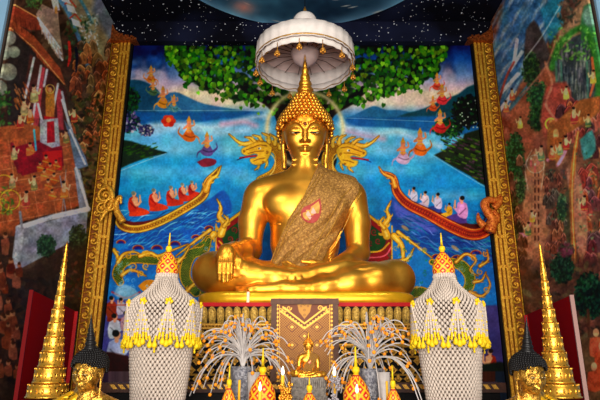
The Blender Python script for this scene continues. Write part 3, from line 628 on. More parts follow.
def paint_right():
    cv = Canvas(470, -40, 670, 405, 2.2, (96,66,50))
    scatter(cv, (470,-40,670,405), 900, [(110,74,56),(84,58,46),(124,90,66)], 3, 9, 61)
    cv.poly([(470,100),(488,62),(500,24),(512,-40),(600,-40),(566,10),(540,52),(520,84),(500,130),(470,200)], (60,96,128), 1, 2)
    r = np.random.default_rng(62)
    for _ in range(130):
        x = r.uniform(488, 560); y = r.uniform(-30, 90)
        if x < 575-y*.65: cv.line([(x, y),(x-6, y+8),(x-10, y+18)], [.6,3,.6], jit([(120,140,150),(36,62,96),(90,120,140),(50,80,110),(150,156,150)][r.integers(5)], 10), .6, 1)
    cv.poly([(526,30),(534,20),(542,34),(552,60),(560,90),(540,92),(524,70)], (66,58,56), 1, 1, 2); cv.poly([(540,10),(560,-10),(580,-10),(566,20),(550,44)], (44,110,128), .9, 1.5)
    cv.poly([(556,40),(572,14),(590,-10),(602,-20),(600,20),(580,40),(566,60),(550,70)], (134,106,78), 1, 1.2); cv.poly([(560,12),(572,-20),(584,-20),(574,10),(566,26)], (84,62,52), 1, .8, 2)
    scatter(cv, (558,-10,580,26), 60, [(76,70,56),(50,60,50),(112,90,70)], 1.2, 3, 63)
    cv.poly([(500,130),(520,84),(548,66),(566,90),(560,140),(530,160),(496,170)], (128,76,56), 1, 1.5)
    for a, b in (((510,70),(522,52)), ((502,92),(518,74)), ((500,110),(512,94)), ((514,64),(517,40))): cv.line([a, b], 3.6, (180,178,180), .95, .6, 0)
    cv.line([(498,104),(506,78),(514,62)], 2.4, (140,60,50), .9, .6); cv.line([(500,118),(512,106),(530,84)], 4, (56,110,120), .8, 1)
    blob_tree(cv, 531, 70, 9, 18, [(28,44,30),(40,70,40),(64,88,46)], 150, 1.4, 64); blob_tree(cv, 540, 98, 13, 16, [(22,50,34),(40,84,48),(60,104,56),(34,60,44)], 240, 1.4, 65); blob_tree(cv, 536, 118, 8, 14, [(24,46,30),(50,80,44)], 110, 1.4, 66)
    # vine cliff
    cv.poly([(584,6),(600,0),(640,0),(640,110),(596,108),(590,60),(580,30)], (54,96,62), 1, 1.2, 2); cv.el(590, 16, 7, 10, (108,132,120), .9, 1.5)
    cv.poly([(556,60),(566,44),(580,34),(592,50),(596,90),(584,104),(570,104),(558,90)], (58,64,66), 1, 1, 2)
    for _ in range(150):
        x = r.uniform(558, 594); y = r.uniform(44, 96); cv.line([(x, y),(x+r.uniform(-1, 1), y+r.uniform(5, 13))], r.uniform(.8, 2.2), jit([(84,90,90),(44,50,56),(70,80,70),(110,110,104)][r.integers(4)], 10), .7, .4, 0)
    cv.line([(552,68),(558,48),(570,34),(584,28),(592,44),(597,74),(600,104)], 6, (56,108,48), 1, 1.4); scatter(cv, (550,28,600,60), 120, [(84,140,56),(46,92,44),(110,160,80)], .9, 2.2, 67); cv.line([(592,58),(594,80),(590,96)], [2.5,3,2], (180,96,60), 1)
    for x in (556,561,587): cv.line([(x, 62),(x+1, 98)], 2.2, (70,110,90), .8, .6, 0)
    cv.poly([(546,86),(566,82),(572,104),(566,136),(548,142),(540,120)], (140,70,56), 1, 1.5, 2)
    # red rocks
    rocks(cv, (560,104,620,262), 120, [(126,60,50),(92,50,50),(156,92,76),(74,48,48),(140,72,44)], 3.5, 8, 63, 1.2, lambda x, y: x > 582 or y < 140)
    cv.poly([(556,122),(580,100),(600,96),(600,112),(574,130),(562,136)], (134,84,48), 1, .8); cv.ring(551, 124, 5.5, 1.6, (206,170,60)); cv.el(551, 124, 2.2, 4, (180,120,60))
    # green wood, tan clearing with walkers
    for _ in range(60):
        x = r.uniform(492, 512); y = r.uniform(112, 150); cv.el(x, y, 2.4, 4.6, jit((120,70,56), 18), .8, .5, .3)
    cv.line([(502,140),(508,180),(504,240)], 5, (84,52,40), .9, 1.5); blob_tree(cv, 515, 156, 10, 24, [(20,48,30),(36,74,40),(56,92,56)], 300, 1.3, 68); blob_tree(cv, 512, 220, 7, 30, [(40,46,28),(60,60,36),(80,80,40)], 160, 1.4, 69)
    cv.poly([(524,180),(534,152),(545,150),(544,185),(548,232),(540,262),(522,262)], (146,100,72), 1, 1.2, 2); cv.poly([(566,168),(580,176),(588,230),(582,262),(574,230)], (150,106,82), 1, 1, 2)
    for y in range(172, 240, 8):
        for x in (535, 538.5): cv.line([(x, y),(x, y+4)], 1.5, jit((70,40,30), 12), .95, .3, 0); cv.el(x, y-1, .8, .8, (150,100,70))
    for x in (528,541): cv.line([(532 if x < 535 else 540, 150),(x-3 if x < 535 else x+3, 166),(x, 190)], .7, (180,160,140), .7, .4)
    cv.ring(535.5, 164, 9, .7, (170,170,150), .7)
    for x, y in ((531,160),(535,166),(538,158)): cv.line([(x, y),(x, y+6)], 2, (176,90,80), 1, .4, 0); cv.el(x, y-1.5, 1.1, 1.3, (206,150,120))
    cv.poly([(548,124),(560,120),(562,158),(552,164),(547,150)], (140,88,50), 1, .8, 2); cv.el(556, 134, 3, 5, (196,130,80)); cv.poly([(550,138),(562,138),(560,156),(552,158)], (150,86,44), 1, .5, 2)
    cv.line([(548,160),(556,166),(564,154),(566,148)], 3.4, (206,120,140), 1, .6); cv.line([(520,232),(526,236),(530,222)], 3, (200,120,130), 1, .6)
    cv.line([(552,164),(556,200),(554,262)], 9, (92,58,46), 1, 1.4); scatter(cv, (546,170,566,262), 120, [(84,54,46),(130,76,56),(50,60,50),(70,90,70)], 1, 3, 70)
    cv.line([(578,132),(574,160),(571,200),(574,262)], [3,4.5,5,5.5], (170,96,50), 1, .6); cv.line([(578,132),(574,160),(572,200),(575,262)], .9, (216,160,90), .9, .3); cv.poly([(580,140),(592,130),(596,150),(584,160)], (60,120,116), .9, 1, 2)
    cv.poly([(562,196),(570,188),(572,262),(556,262)], (58,62,44), .8, 1.5)
    rocks(cv, (496,140,526,262), 40, [(84,54,40),(60,50,36),(104,70,50)], 2, 4.5, 75, 1.4); rocks(cv, (546,172,566,262), 34, [(104,64,50),(70,60,50),(130,82,60)], 2, 4.5, 76, 1.4)
    folk(cv, [(552,150),(560,146),(528,226),(532,214),(541,150),(566,140),(588,118),(574,112),(506,104),(512,92),(500,122),(520,120),(584,200),(566,90),(593,74)], 1.5, [(176,84,60),(206,140,60),(150,60,60),(90,110,80)], 77)
    blob_tree(cv, 521, 188, 5, 16, [(30,50,34),(56,80,46),(80,100,60)], 110, 1.1, 78); blob_tree(cv, 562, 208, 5, 14, [(34,60,44),(70,96,60)], 80, 1.1, 79); scatter(cv, (576,150,606,250), 60, [(60,90,60),(40,70,50),(110,130,90)], .8, 1.8, 80)
    cv.line([(545,62),(552,84),(546,104),(556,120)], 2.4, (176,112,86), .7, .6); cv.line([(520,96),(532,84),(546,66),(556,40)], 1.8, (156,110,84), .7, .6); cv.line([(524,60),(542,36),(560,6)], 1.2, (190,196,190), .6, .6)
    # lower band, dark trees
    cv.poly([(470,262),(640,256),(640,405),(470,405)], (74,52,42), .8, 6); scatter(cv, (500,262,620,405), 380, [(70,50,40),(100,64,50),(50,44,36),(84,74,50)], 2, 6, 71)
    blob_tree(cv, 562, 268, 12, 16, [(16,34,28),(26,56,38),(40,70,50)], 220, 1.6, 72); blob_tree(cv, 590, 296, 16, 24, [(12,30,26),(20,50,36),(30,66,44)], 320, 1.8, 73); cv.line([(588,310),(590,350)], 3, (70,48,34), 1, .6, 0)
    blob_tree(cv, 566, 250, 9, 8, [(96,50,60),(60,60,44)], 60, 1.4, 74); cv.poly([(574,340),(640,330),(640,405),(582,405)], (92,70,48), .9, 2)
    for x, y, s in ((596,338,3),(602,352,3.4),(594,372,3)): cv.poly([(x-2*s, y),(x+2*s, y),(x+2.4*s, y+6*s),(x-2*s, y+6*s)], jit((150,66,40), 14), 1, .5, 2); cv.el(x, y-1.8*s, 1*s, 1.4*s, (190,130,96))
    cv.mottle(5, .16, 81, .05); cv.mottle(1.5, .14, 82); cv.A = np.clip((cv.A-92)*1.8+132, 3, 255); return cv
# ------------------------------------------------------------------ materials
M = {}
M['gold'] = mat('polished_gold', (247,183,66), .38, .9, .3, 3., .02, 9., dark=(222,148,46))
M['gold_relief'] = mat('gilded_carving', (246,190,62), .45, .5, .5, 30., .3, 60., dark=(196,124,30))
M['gold_leaf'] = mat('patchy_gold_leaf', (244,184,74), .36, .85, .8, 34., .5, 70., dark=(130,92,36))
M['gold_yellow'] = mat('golden_lacquer', (236,176,28), .3, .45, .3, 5.)
M['gold_paint'] = mat('gold_paint', (206,152,60), .45, .5, .5, 60.)
M['brown'] = mat('dark_brown_wood', (66,34,20), .5, 0, .4, 20.)
M['redbrown'] = mat('red_brown_lacquer', (118,50,22), .45, 0, .4, 24.)
M['red'] = mat('red_lacquer', (186,0,8), .5, 0, .15, 4., spec=.15)
M['red_cloth'] = mat('red_felt', (178,2,8), .85, spec=.08)
M['black'] = mat('black_lacquer', (12,9,9), .6, spec=.1)
M['black_hair'] = mat('black_hair_paint', (24,22,22), .42)
M['white_cloth'] = mat('white_cloth', (226,216,210), .8, 0, .12, 9., .15, 30.)
M['bead'] = mat('white_jasmine_bead', (200,184,170), .6, 0, .25, 60.)
M['core'] = mat('brown_grey_lining', (74,56,46), .9)
M['yellow'] = mat('yellow_flower', (244,202,24), .6, 0, .3, 70.)
M['orange'] = mat('orange_berry', (248,150,30), .45, 0, .12, 50.)
M['stem'] = mat('silver_grey_strand', (190,182,178), .5, .1, .2, 20.)
M['silver'] = mat('embossed_silver', (162,160,164), .42, .5, .6, 34., .6, 90., dark=(92,92,102))
M['grey'] = mat('grey_carved_stone', (132,124,116), .6, .2, .5, 30., .5, 80.)
M['flame'] = mat('candle_flame', (255,240,200), .5, emit=(255,236,190), estr=6)
M['wax'] = mat('yellow_wax', (240,180,40), .5)
M['eye_white'] = mat('shell_white', (206,186,136), .5); M['pupil'] = mat('black_pupil', (14,10,8), .2)
M['wall'] = mat('painted_plaster', (70,56,48), .8, 0, .2, 3.)
M['pale_blue'] = mat('pale_blue_plaster', (150,196,226), .8, 0, .12, 2.)
M['floor'] = mat('dark_stone_floor', (60,44,38), .35, 0, .4, 3.)
M['cloth_gold'] = mat('gold_brocade', (176,136,62), .5, .55)
def brocade():
    m, nt, b = new_mat('glittering_gold_brocade'); tc = nt.nodes.new('ShaderNodeTexCoord')
    v = nt.nodes.new('ShaderNodeTexVoronoi'); v.inputs['Scale'].default_value = 26; v.feature = 'F1'
    n = nt.nodes.new('ShaderNodeTexNoise'); n.inputs['Scale'].default_value = 90; n.inputs['Detail'].default_value = 2
    nt.links.new(tc.outputs['Object'], v.inputs['Vector']); nt.links.new(tc.outputs['Object'], n.inputs['Vector'])
    r = nt.nodes.new('ShaderNodeValToRGB'); r.color_ramp.elements[0].color = (*srgb((206,158,84)), 1); r.color_ramp.elements[1].color = (*srgb((166,122,60)), 1)
    r.color_ramp.elements[0].position = .3; r.color_ramp.elements[1].position = .62
    r2 = nt.nodes.new('ShaderNodeValToRGB'); r2.color_ramp.elements[0].position = .35; r2.color_ramp.elements[1].position = .66
    r2.color_ramp.elements[0].color = (.5, .42, .3, 1); r2.color_ramp.elements[1].color = (1.15, 1.1, .95, 1)
    mx = nt.nodes.new('ShaderNodeMix'); mx.data_type = 'RGBA'; mx.blend_type = 'MULTIPLY'; mx.inputs['Factor'].default_value = 1
    nt.links.new(v.outputs['Distance'], r.inputs[0]); nt.links.new(n.outputs['Fac'], r2.inputs[0])
    nt.links.new(r.outputs[0], mx.inputs['A']); nt.links.new(r2.outputs[0], mx.inputs['B']); nt.links.new(mx.outputs['Result'], b.inputs['Base Color'])
    b.inputs['Roughness'].default_value = .5; b.inputs['Metallic'].default_value = .45
    bp = nt.nodes.new('ShaderNodeBump'); bp.inputs['Strength'].default_value = .6; bp.inputs['Distance'].default_value = .02
    nt.links.new(n.outputs['Fac'], bp.inputs['Height']); nt.links.new(bp.outputs['Normal'], b.inputs['Normal']); return m
M['brocade'] = brocade()
def starry():
    m, nt, b = new_mat('starry_night_paint'); tc = nt.nodes.new('ShaderNodeTexCoord'); L = nt.links.new
    def stars(scale, thr, col):
        v = nt.nodes.new('ShaderNodeTexVoronoi'); v.inputs['Scale'].default_value = scale; L(tc.outputs['Object'], v.inputs['Vector'])
        sub = nt.nodes.new('ShaderNodeMath'); sub.operation = 'LESS_THAN'; L(v.outputs['Distance'], sub.inputs[0])
        sep = nt.nodes.new('ShaderNodeSeparateColor'); L(v.outputs['Color'], sep.inputs[0])
        th = nt.nodes.new('ShaderNodeMath'); th.operation = 'MULTIPLY'; L(sep.outputs[0], th.inputs[0]); th.inputs[1].default_value = thr
        th2 = nt.nodes.new('ShaderNodeMath'); th2.operation = 'MULTIPLY'; L(th.outputs[0], th2.inputs[0]); L(sep.outputs[1], th2.inputs[1]); L(th2.outputs[0], sub.inputs[1]); return sub
    s1 = stars(14., .3, 1); s2 = stars(6., .16, 1)
    ad = nt.nodes.new('ShaderNodeMath'); ad.operation = 'MAXIMUM'; L(s1.outputs[0], ad.inputs[0]); L(s2.outputs[0], ad.inputs[1])
    n = nt.nodes.new('ShaderNodeTexNoise'); n.inputs['Scale'].default_value = .9; L(tc.outputs['Object'], n.inputs['Vector'])
    r = nt.nodes.new('ShaderNodeValToRGB'); r.color_ramp.elements[0].color = (.002, .002, .006, 1); r.color_ramp.elements[0].position = .4; r.color_ramp.elements[1].color = (.012, .016, .05, 1); r.color_ramp.elements[1].position = .75; L(n.outputs['Fac'], r.inputs[0])
    mx = nt.nodes.new('ShaderNodeMix'); mx.data_type = 'RGBA'; L(ad.outputs[0], mx.inputs['Factor']); L(r.outputs[0], mx.inputs['A']); mx.inputs['B'].default_value = (.85, .88, .95, 1)
    L(mx.outputs['Result'], b.inputs['Base Color']); b.inputs['Roughness'].default_value = .8; b.inputs['Specular IOR Level'].default_value = .1; return m
M['stars'] = starry(); M['mural'] = paint_mat('mural_paint', .6); M['panel_paint'] = paint_mat('painted_gold_pattern', .4, .35)

# ------------------------------------------------------------------ the hall
ZC = 9.25; XW = 4.45; YB = 11.0; YF = 7.0; ZM = 8.72
struct(MB().box((-9, -7, -.2), (9, 11.3, 0)).build('floor', M['floor']))
struct(MB().box((-XW-.3, YF-1.5, ZC), (XW+.3, YB+.3, ZC+.2)).build('ceiling', M['stars']))
struct(MB().box((-XW-.3, YB, 0), (XW+.3, YB+.25, ZC)).build('wall_back', M['wall']))
struct(MB().box((-XW-.25, YF, 0), (-XW, YB, ZC)).build('wall_left', M['wall']))
struct(MB().box((XW, YF, 0), (XW+.25, YB, ZC)).build('wall_right', M['wall']))
struct(MB().box((-9, YF-.05, 0), (-XW-.03, YF+.2, 14)).build('wall_left_return', M['pale_blue']))
struct(MB().box((XW+.03, YF-.05, 0), (9, YF+.2, 14)).build('wall_right_return', M['pale_blue']))
# starry lintel with rounded corners above the back mural
q = [(-XW, ZC), (-XW, ZM+.32)] + [(-XW+.55*(1-math.cos(t))+.0, ZM+.32-.32*math.sin(t)) for t in np.linspace(.2, PI/2, 8)] + [(XW-.55*(1-math.cos(t)), ZM+.32-.32*math.sin(t)) for t in np.linspace(PI/2, .2, 8)] + [(XW, ZM+.32), (XW, ZC)]
struct(MB().prism([(x, YB-.24, z) for x, z in q], (0, .24, 0)).build('trim_1', M['stars']))

# planet painted on the ceiling as a low round panel
t = thing('planet_panel', (0.0, 7.8, ZC), 'big round deep-blue planet picture fixed to the black starry ceiling', 'ceiling picture')
def planet():
    n, mth = 90, 128; R = 3.1; rr = np.linspace(0, R, n); th = np.linspace(0, 2*PI, mth+1)
    A, B = np.meshgrid(rr, th, indexing='ij'); X = A*np.cos(B); Y = 7.8+A*np.sin(B)
    k = (A/R)[..., None]; nz = vnoise(400, 400, 60, 91)*.5+vnoise(400, 400, 24, 92)*.3+vnoise(400, 400, 9, 93)*.2
    u = np.clip(((X+R)/(2*R)*399), 0, 399).astype(int); v = np.clip(((Y-7.8+R)/(2*R)*399), 0, 399).astype(int); N = nz[v, u][..., None]
    C = np.array((26,50,84))*(1-N)+np.array((58,110,130))*N; C = C*(.65+.85*N); C = C*(1-k**6*.0)+np.array((150,190,210))*np.clip((k-.86)/.14, 0, 1)**2*.5
    sp = (np.random.default_rng(5).random(A.shape) > .975)[..., None]*1.; C = C*(1-sp)+np.array((190,200,200))*sp
    g = np.exp(-((X+1.3)**2+(Y-10.2)**2)/.05)[..., None]; C = C*(1-g)+np.array((220,150,140))*g
    return np.stack([X, Y, np.full_like(X, ZC-.03)], -1), C
G, C = planet(); painted_grid('planet_picture', G[:, ::-1], C[:, ::-1], M['mural'], t)
MB().lathe([(3.1, -.03), (3.13, -.015), (3.13, 0.0), (3.1, 0.0)], (0, 7.8, ZC), 96, cap=False).build('rim', M['stars'], t)

# murals: thin plastered panels carrying the paintings
cvb = paint_back()
xs = np.linspace(-3.99, 3.99, 790); zs = np.linspace(.9, ZM, 760)
Xg, Zg = np.meshgrid(xs, zs, indexing='ij'); Yg = np.full_like(Xg, YB-.07); px, py = proj(Xg, Yg, Zg)
back_mural = painted_grid('mural', np.stack([Xg, Yg, Zg], -1), cvb.sample(px, py), M['mural'], None, (0, YB-.07, .9), (0, .04, 0))
tag(back_mural, 'bright blue lake mural with bodhi tree, nagas and two boats behind the great statue', 'mural')
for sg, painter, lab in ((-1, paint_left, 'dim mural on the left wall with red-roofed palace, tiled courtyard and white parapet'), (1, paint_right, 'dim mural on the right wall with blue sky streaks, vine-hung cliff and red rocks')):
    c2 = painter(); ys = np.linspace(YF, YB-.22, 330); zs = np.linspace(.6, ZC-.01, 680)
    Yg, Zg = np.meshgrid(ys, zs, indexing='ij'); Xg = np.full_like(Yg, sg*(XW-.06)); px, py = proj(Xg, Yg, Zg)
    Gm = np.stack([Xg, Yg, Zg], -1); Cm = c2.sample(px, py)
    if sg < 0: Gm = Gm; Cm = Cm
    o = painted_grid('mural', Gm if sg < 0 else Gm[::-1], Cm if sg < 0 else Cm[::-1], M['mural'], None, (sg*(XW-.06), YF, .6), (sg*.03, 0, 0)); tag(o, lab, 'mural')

# gilded pilasters either side of the back mural
def spiral(mb, c, r, turns, a0, sg, w, y, mi=0, n=16):
    t = np.linspace(0, 1, n); th = a0+sg*turns*2*PI*t; rr = r*(1-.82*t)
    mb.tube(np.column_stack([c[0]+rr*np.cos(th), np.full(n, y), c[1]+rr*np.sin(th)]), np.linspace(w, w*.6, n), 5, mi, up=(0, 1, 0))
for sg, side in ((-1, 'left'), (1, 'right')):
    t = thing('gilded_pilaster', (sg*4.15, YB-.05, .6), f'tall gilded scroll-carved pilaster at the {side} edge of the blue lake mural', 'pilaster')
    X = lambda v: sg*v
    lo = lambda a, b: (min(X(a), X(b)), max(X(a), X(b)))
    a, b = lo(3.92, 4.39); MB().box((a, YB-.13, .6), (b, YB-.075, ZM)).build('backing_board', mat('warm_brown_gilt', (150,84,30), .5, .2, .5, 12.), t)
    a, b = lo(3.91, 3.965); MB().box((a, YB-.15, .6), (b, YB-.075, ZM)).build('dark_edge', M['black'], t)
    rl = MB()
    for u in (3.99, 4.075, 4.16): a, b = lo(u-.026, u+.026); rl.box((a, YB-.2, .6), (b, YB-.13, ZM))
    for z in np.arange(1.0, ZM, .62): a, b = lo(3.97, 4.18); rl.box((a, YB-.19, z), (b, YB-.13, z+.06))
    rl.build('rails', M['gold_relief'], t)
    bd = MB(); a, b = lo(4.18, 4.21); bd.box((a, YB-.2, .6), (b, YB-.13, ZM)); a, b = lo(4.375, 4.39); bd.box((a, YB-.2, .6), (b, YB-.13, ZM))
    k = 0
    for z in np.arange(.75, ZM-.1, .3):
        spiral(bd, (X(4.29), z), .1, 1.25, PI/2, sg, .03, YB-.16); bd.ell((X(4.29), YB-.16, z), (.036, .035, .036), 6, 4)
        bd.tube([(X(4.2), YB-.16, z+.09), (X(4.27), YB-.165, z+.16), (X(4.38), YB-.16, z+.13)], [.03, .024, .01], 5, up=(0, 1, 0)); k += 1
    bd.build('scroll_border', M['gold_relief'], t, True)
    cp = MB(); pr = [(X(3.78), ZM-.005), (X(4.39), ZM-.01), (X(4.39), ZM+.44), (X(4.3), ZM+.26), (X(4.1), ZM+.12), (X(3.9), ZM+.04)]
    cp.prism([(x, YB-.3, z) for x, z in pr], (0, .22, 0))
    for i in range(12): u = 3.82+.045*i; cp.ell((X(u), YB-.31, ZM+.03+.02*(i % 3)+(u-3.8)*.3*RNG.uniform(.3, 1)), (.035, .02, .03), 6, 4)
    cp.build('capital', mat('copper_gilding', (196,104,48), .42, .7, .6, 26., dark=(110,50,20)), t)
    tag(cp and t.children[-1], 'coppery carved capital')
# boat-end scrolls carved in relief over the pilasters
def relief(name, label, mk, loops, lines, loc, material, y=YB-.34):
    o = MB()
    for L, w in lines:
        p = catmull([P(a, b, y) for a, b in L], 7); o.tube(p, np.interp(np.linspace(0, 1, len(p)), np.linspace(0, 1, len(w)), w), 6, up=(0, 1, 0), flat=.8)
    for x, yy, r in loops:
        c = P(x, yy, y); spiral(o, (c[0], c[2]), r, 1.4, 1.5, mk, r*.22, y-.04); o.ell(c, (r*.3, .06, r*.3), 8, 5)
    ob = o.build(name, material, None, True, loc); return tag(ob, label, 'wall ornament')
relief('prow_scroll', 'golden scrolled stern of the monks\' boat curling over the left pilaster', 1, [(106,196,.17),(111,206,.15),(103,209,.13)], [([(123,222),(117,212),(116,203),(120,197),(121,204)], [.075,.07,.065,.05,.02]), ([(100,192),(106,186),(112,194),(110,206),(104,214),(100,222)], [.03,.05,.06,.06,.05,.02])], P(108,226,YB-.2), M['gold_relief'])
rc = mat('red_gold_carving', (240,140,50), .5, .3, .7, 26., dark=(170,56,16))
relief('prow_scroll', 'orange-red flame-shaped stern of the laypeople\'s boat curling over the right pilaster', -1, [(484,206,.1),(491,216,.1)], [([(490,232),(493,220),(488,212),(484,204),(489,200),(496,200),(501,194)], [.12,.11,.1,.08,.08,.07,.01]), ([(484,226),(479,220),(478,213)], [.09,.06,.02]), ([(494,208),(500,202),(502,196)], [.08,.06,.02]), ([(496,222),(497,216),(494,210)], [.08,.07,.03])], P(492,230,YB-.2), rc)
# ------------------------------------------------------------------ head modelling shared by all the statues (local unit = half the face width)
def head_frame(c, u, pitch, yaw=0., roll=0.):
    """pitch>0 looks down; faces -Y"""
    R = np.array(Matrix.Rotation(yaw, 3, 'Z') @ Matrix.Rotation(roll, 3, 'Y') @ Matrix.Rotation(pitch, 3, 'X'))
    c = np.array(c, float); return (lambda p: c+R @ (np.array(p, float)*u)), R, u
def head_sdf(S, fr, ears=True):
    T, R, u = fr; E = lambda c, r, k, cut=False: S.ell(T(c), np.array(r)*u, k*u, R, cut); C = lambda a, b, ra, rb, k, cut=False: S.cap(T(a), T(b), ra*u, rb*u, k*u, cut)
    E((0,.5,.3), (.97,1.1,1.05), .1); E((0,.12,-.12), (.9,.78,1.0), .3); E((0,.1,-.7), (.66,.66,.52), .3); E((0,-.4,-1.03), (.2,.18,.16), .24)
    for s in (-1, 1):
        E((s*.46,-.28,-.38), (.32,.3,.34), .25)
        E((s*.42,-.8,.1), (.33,.17,.19), .2, True)
        E((s*.4,-.55,.0), (.29,.145,.17), .07)
        pts = [(s*.1,-.68,.14), (s*.19,-.68,.33), (s*.42,-.62,.44), (s*.66,-.47,.36), (s*.82,-.3,.16)]
        for i in range(4): C(pts[i], pts[i+1], .04, .035, .06)
        E((s*.14,-.76,-.42), (.1,.12,.09), .07)
        C((0,-.72,-.68), (s*.27,-.6,-.69), .07, .035, .05); C((0,-.7,-.82), (s*.17,-.64,-.8), .085, .05, .05)
        if ears:
            E((s*.98,.4,-.1), (.1,.26,.45), .05); C((s*1.0,.4,-.35), (s*.97,.3,-1.05), .1, .09, .05); C((s*.97,.3,-1.0), (s*.94,.25,-1.55), .09, .12, .05)
            E((s*1.08,.36,.0), (.06,.12,.25), .04, True); E((s*1.04,.18,-1.1), (.12,.05,.3), .03, True)
    C((0,-.64,.2), (0,-.84,-.4), .075, .13, .07); E((0,-.72,-.56), (.05,.1,.08), .03, True); C((-.3,-.74,-.745), (.3,-.74,-.745), .015, .015, .02, True)
    E((0,-.7,-.95), (.22,.06,.05), .06, True)
def hair_mesh(mb, fr, top, spire_top, curl_r, rows, tiers=True):
    dome = [(-.75,1.0),(-.3,1.1),(.2,1.2),(.6,1.22),(.9,1.14),(1.15,.98),(1.35,.78),(1.5,.56),(1.6,.4)]
    """rows of snail-shell curls on a domed cap, then a stepped flame spire"""
    T, R, u = fr; prof = dome if rows == 'short' else [(-.75, 1.02), (-.3, 1.2), (.2, 1.27), (.6, 1.22), (.9, 1.1), (1.15, .92), (1.35, .76), (1.6, .62), (1.8, .5), (2.0, .38)]
    sc = (top+.75)/(prof[-1][0]+.75); zz = [-.75+(z+.75)*sc for z, _ in prof]; rr = [r for _, r in prof]
    rad = lambda z: np.interp(z, zz, rr)
    z = -.7; k = 0
    while z < top:
        r = rad(z); n = max(5, int(2*PI*r*1.03/(curl_r*2.0)))
        for i in range(n):
            a = 2*PI*(i+.5*(k % 2))/n; x = r*math.cos(a); y = .42+r*1.02*math.sin(a)
            if rows == 'short' and z < .0+(.2 if y < .6 else -.3*(y-.6)): continue
            if y < .75 and z < -.2: continue
            if y < .35 and z < .25 and abs(x) < 1.08: continue
            if y < .55 and z < .72-(abs(x)**2)*.35: continue
            if math.sin(a) > .3 and z < 1.2 and rows == 'front': continue
            mb.ell(T((x, y, z)), (curl_r*u*1.05,)*3, 6, 4)
        z += curl_r*1.5; k += 1
    # cap under the curls
    v = []; n = 28; zs2 = np.linspace(.15 if rows != 'short' else .5, top, 12)
    for z in zs2:
        for i in range(n):
            a = 2*PI*i/n; r = rad(z)*.97; y = .42+r*1.02*math.sin(a)
            if y < .3 and z < .68: y = max(y, .3-.0)
            v.append(T((r*math.cos(a), y, z)))
    f = [(j*n+i, j*n+(i+1) % n, (j+1)*n+(i+1) % n, (j+1)*n+i) for j in range(11) for i in range(n)]+[tuple(range(n-1, -1, -1)), tuple(11*n+i for i in range(n))]
    mb.raw(v, f)
def spire(mb, fr, z0, z1, r0, tiers=6, n=14):
    T, R, u = fr; v = []; prof = [(r0*.8, z0-.15)]
    for i in range(tiers):
        a = i/tiers; b = (i+1)/tiers; ra = r0*(1-a)**1.25; rb = r0*(1-b)**1.25; za = z0+(z1-z0)*a; h = (z1-z0)/tiers
        prof += [(ra*1.0, za), (ra*1.04, za+h*.25), (ra*.9, za+h*.6), ((rb+ra)*.4, za+h*.92)]
    prof.append((.01, z1))
    for r, z in prof:
        for i in range(n):
            a = 2*PI*i/n; q = r*(1+.1*math.cos(a*7)); v.append(T((q*math.cos(a), .42+q*math.sin(a), z)))
    m = len(prof); f = [(j*n+i, j*n+(i+1) % n, (j+1)*n+(i+1) % n, (j+1)*n+i) for j in range(m-1) for i in range(n)]+[tuple(range(n-1, -1, -1)), tuple((m-1)*n+i for i in range(n))]
    mb.raw(v, f)
def eyes(parent, fr):
    T, R, u = fr
    for s in (-1, 1):
        e = MB().ell(T((s*.4,-.655,-.075)), (.2*u,.05*u,.03*u), 10, 6, R=R).build('eye', M['eye_white'], parent, True)
        MB().ell(T((s*.4,-.695,-.08)), (.075*u,.035*u,.034*u), 8, 5, R=R).build('pupil', M['pupil'], e, True)

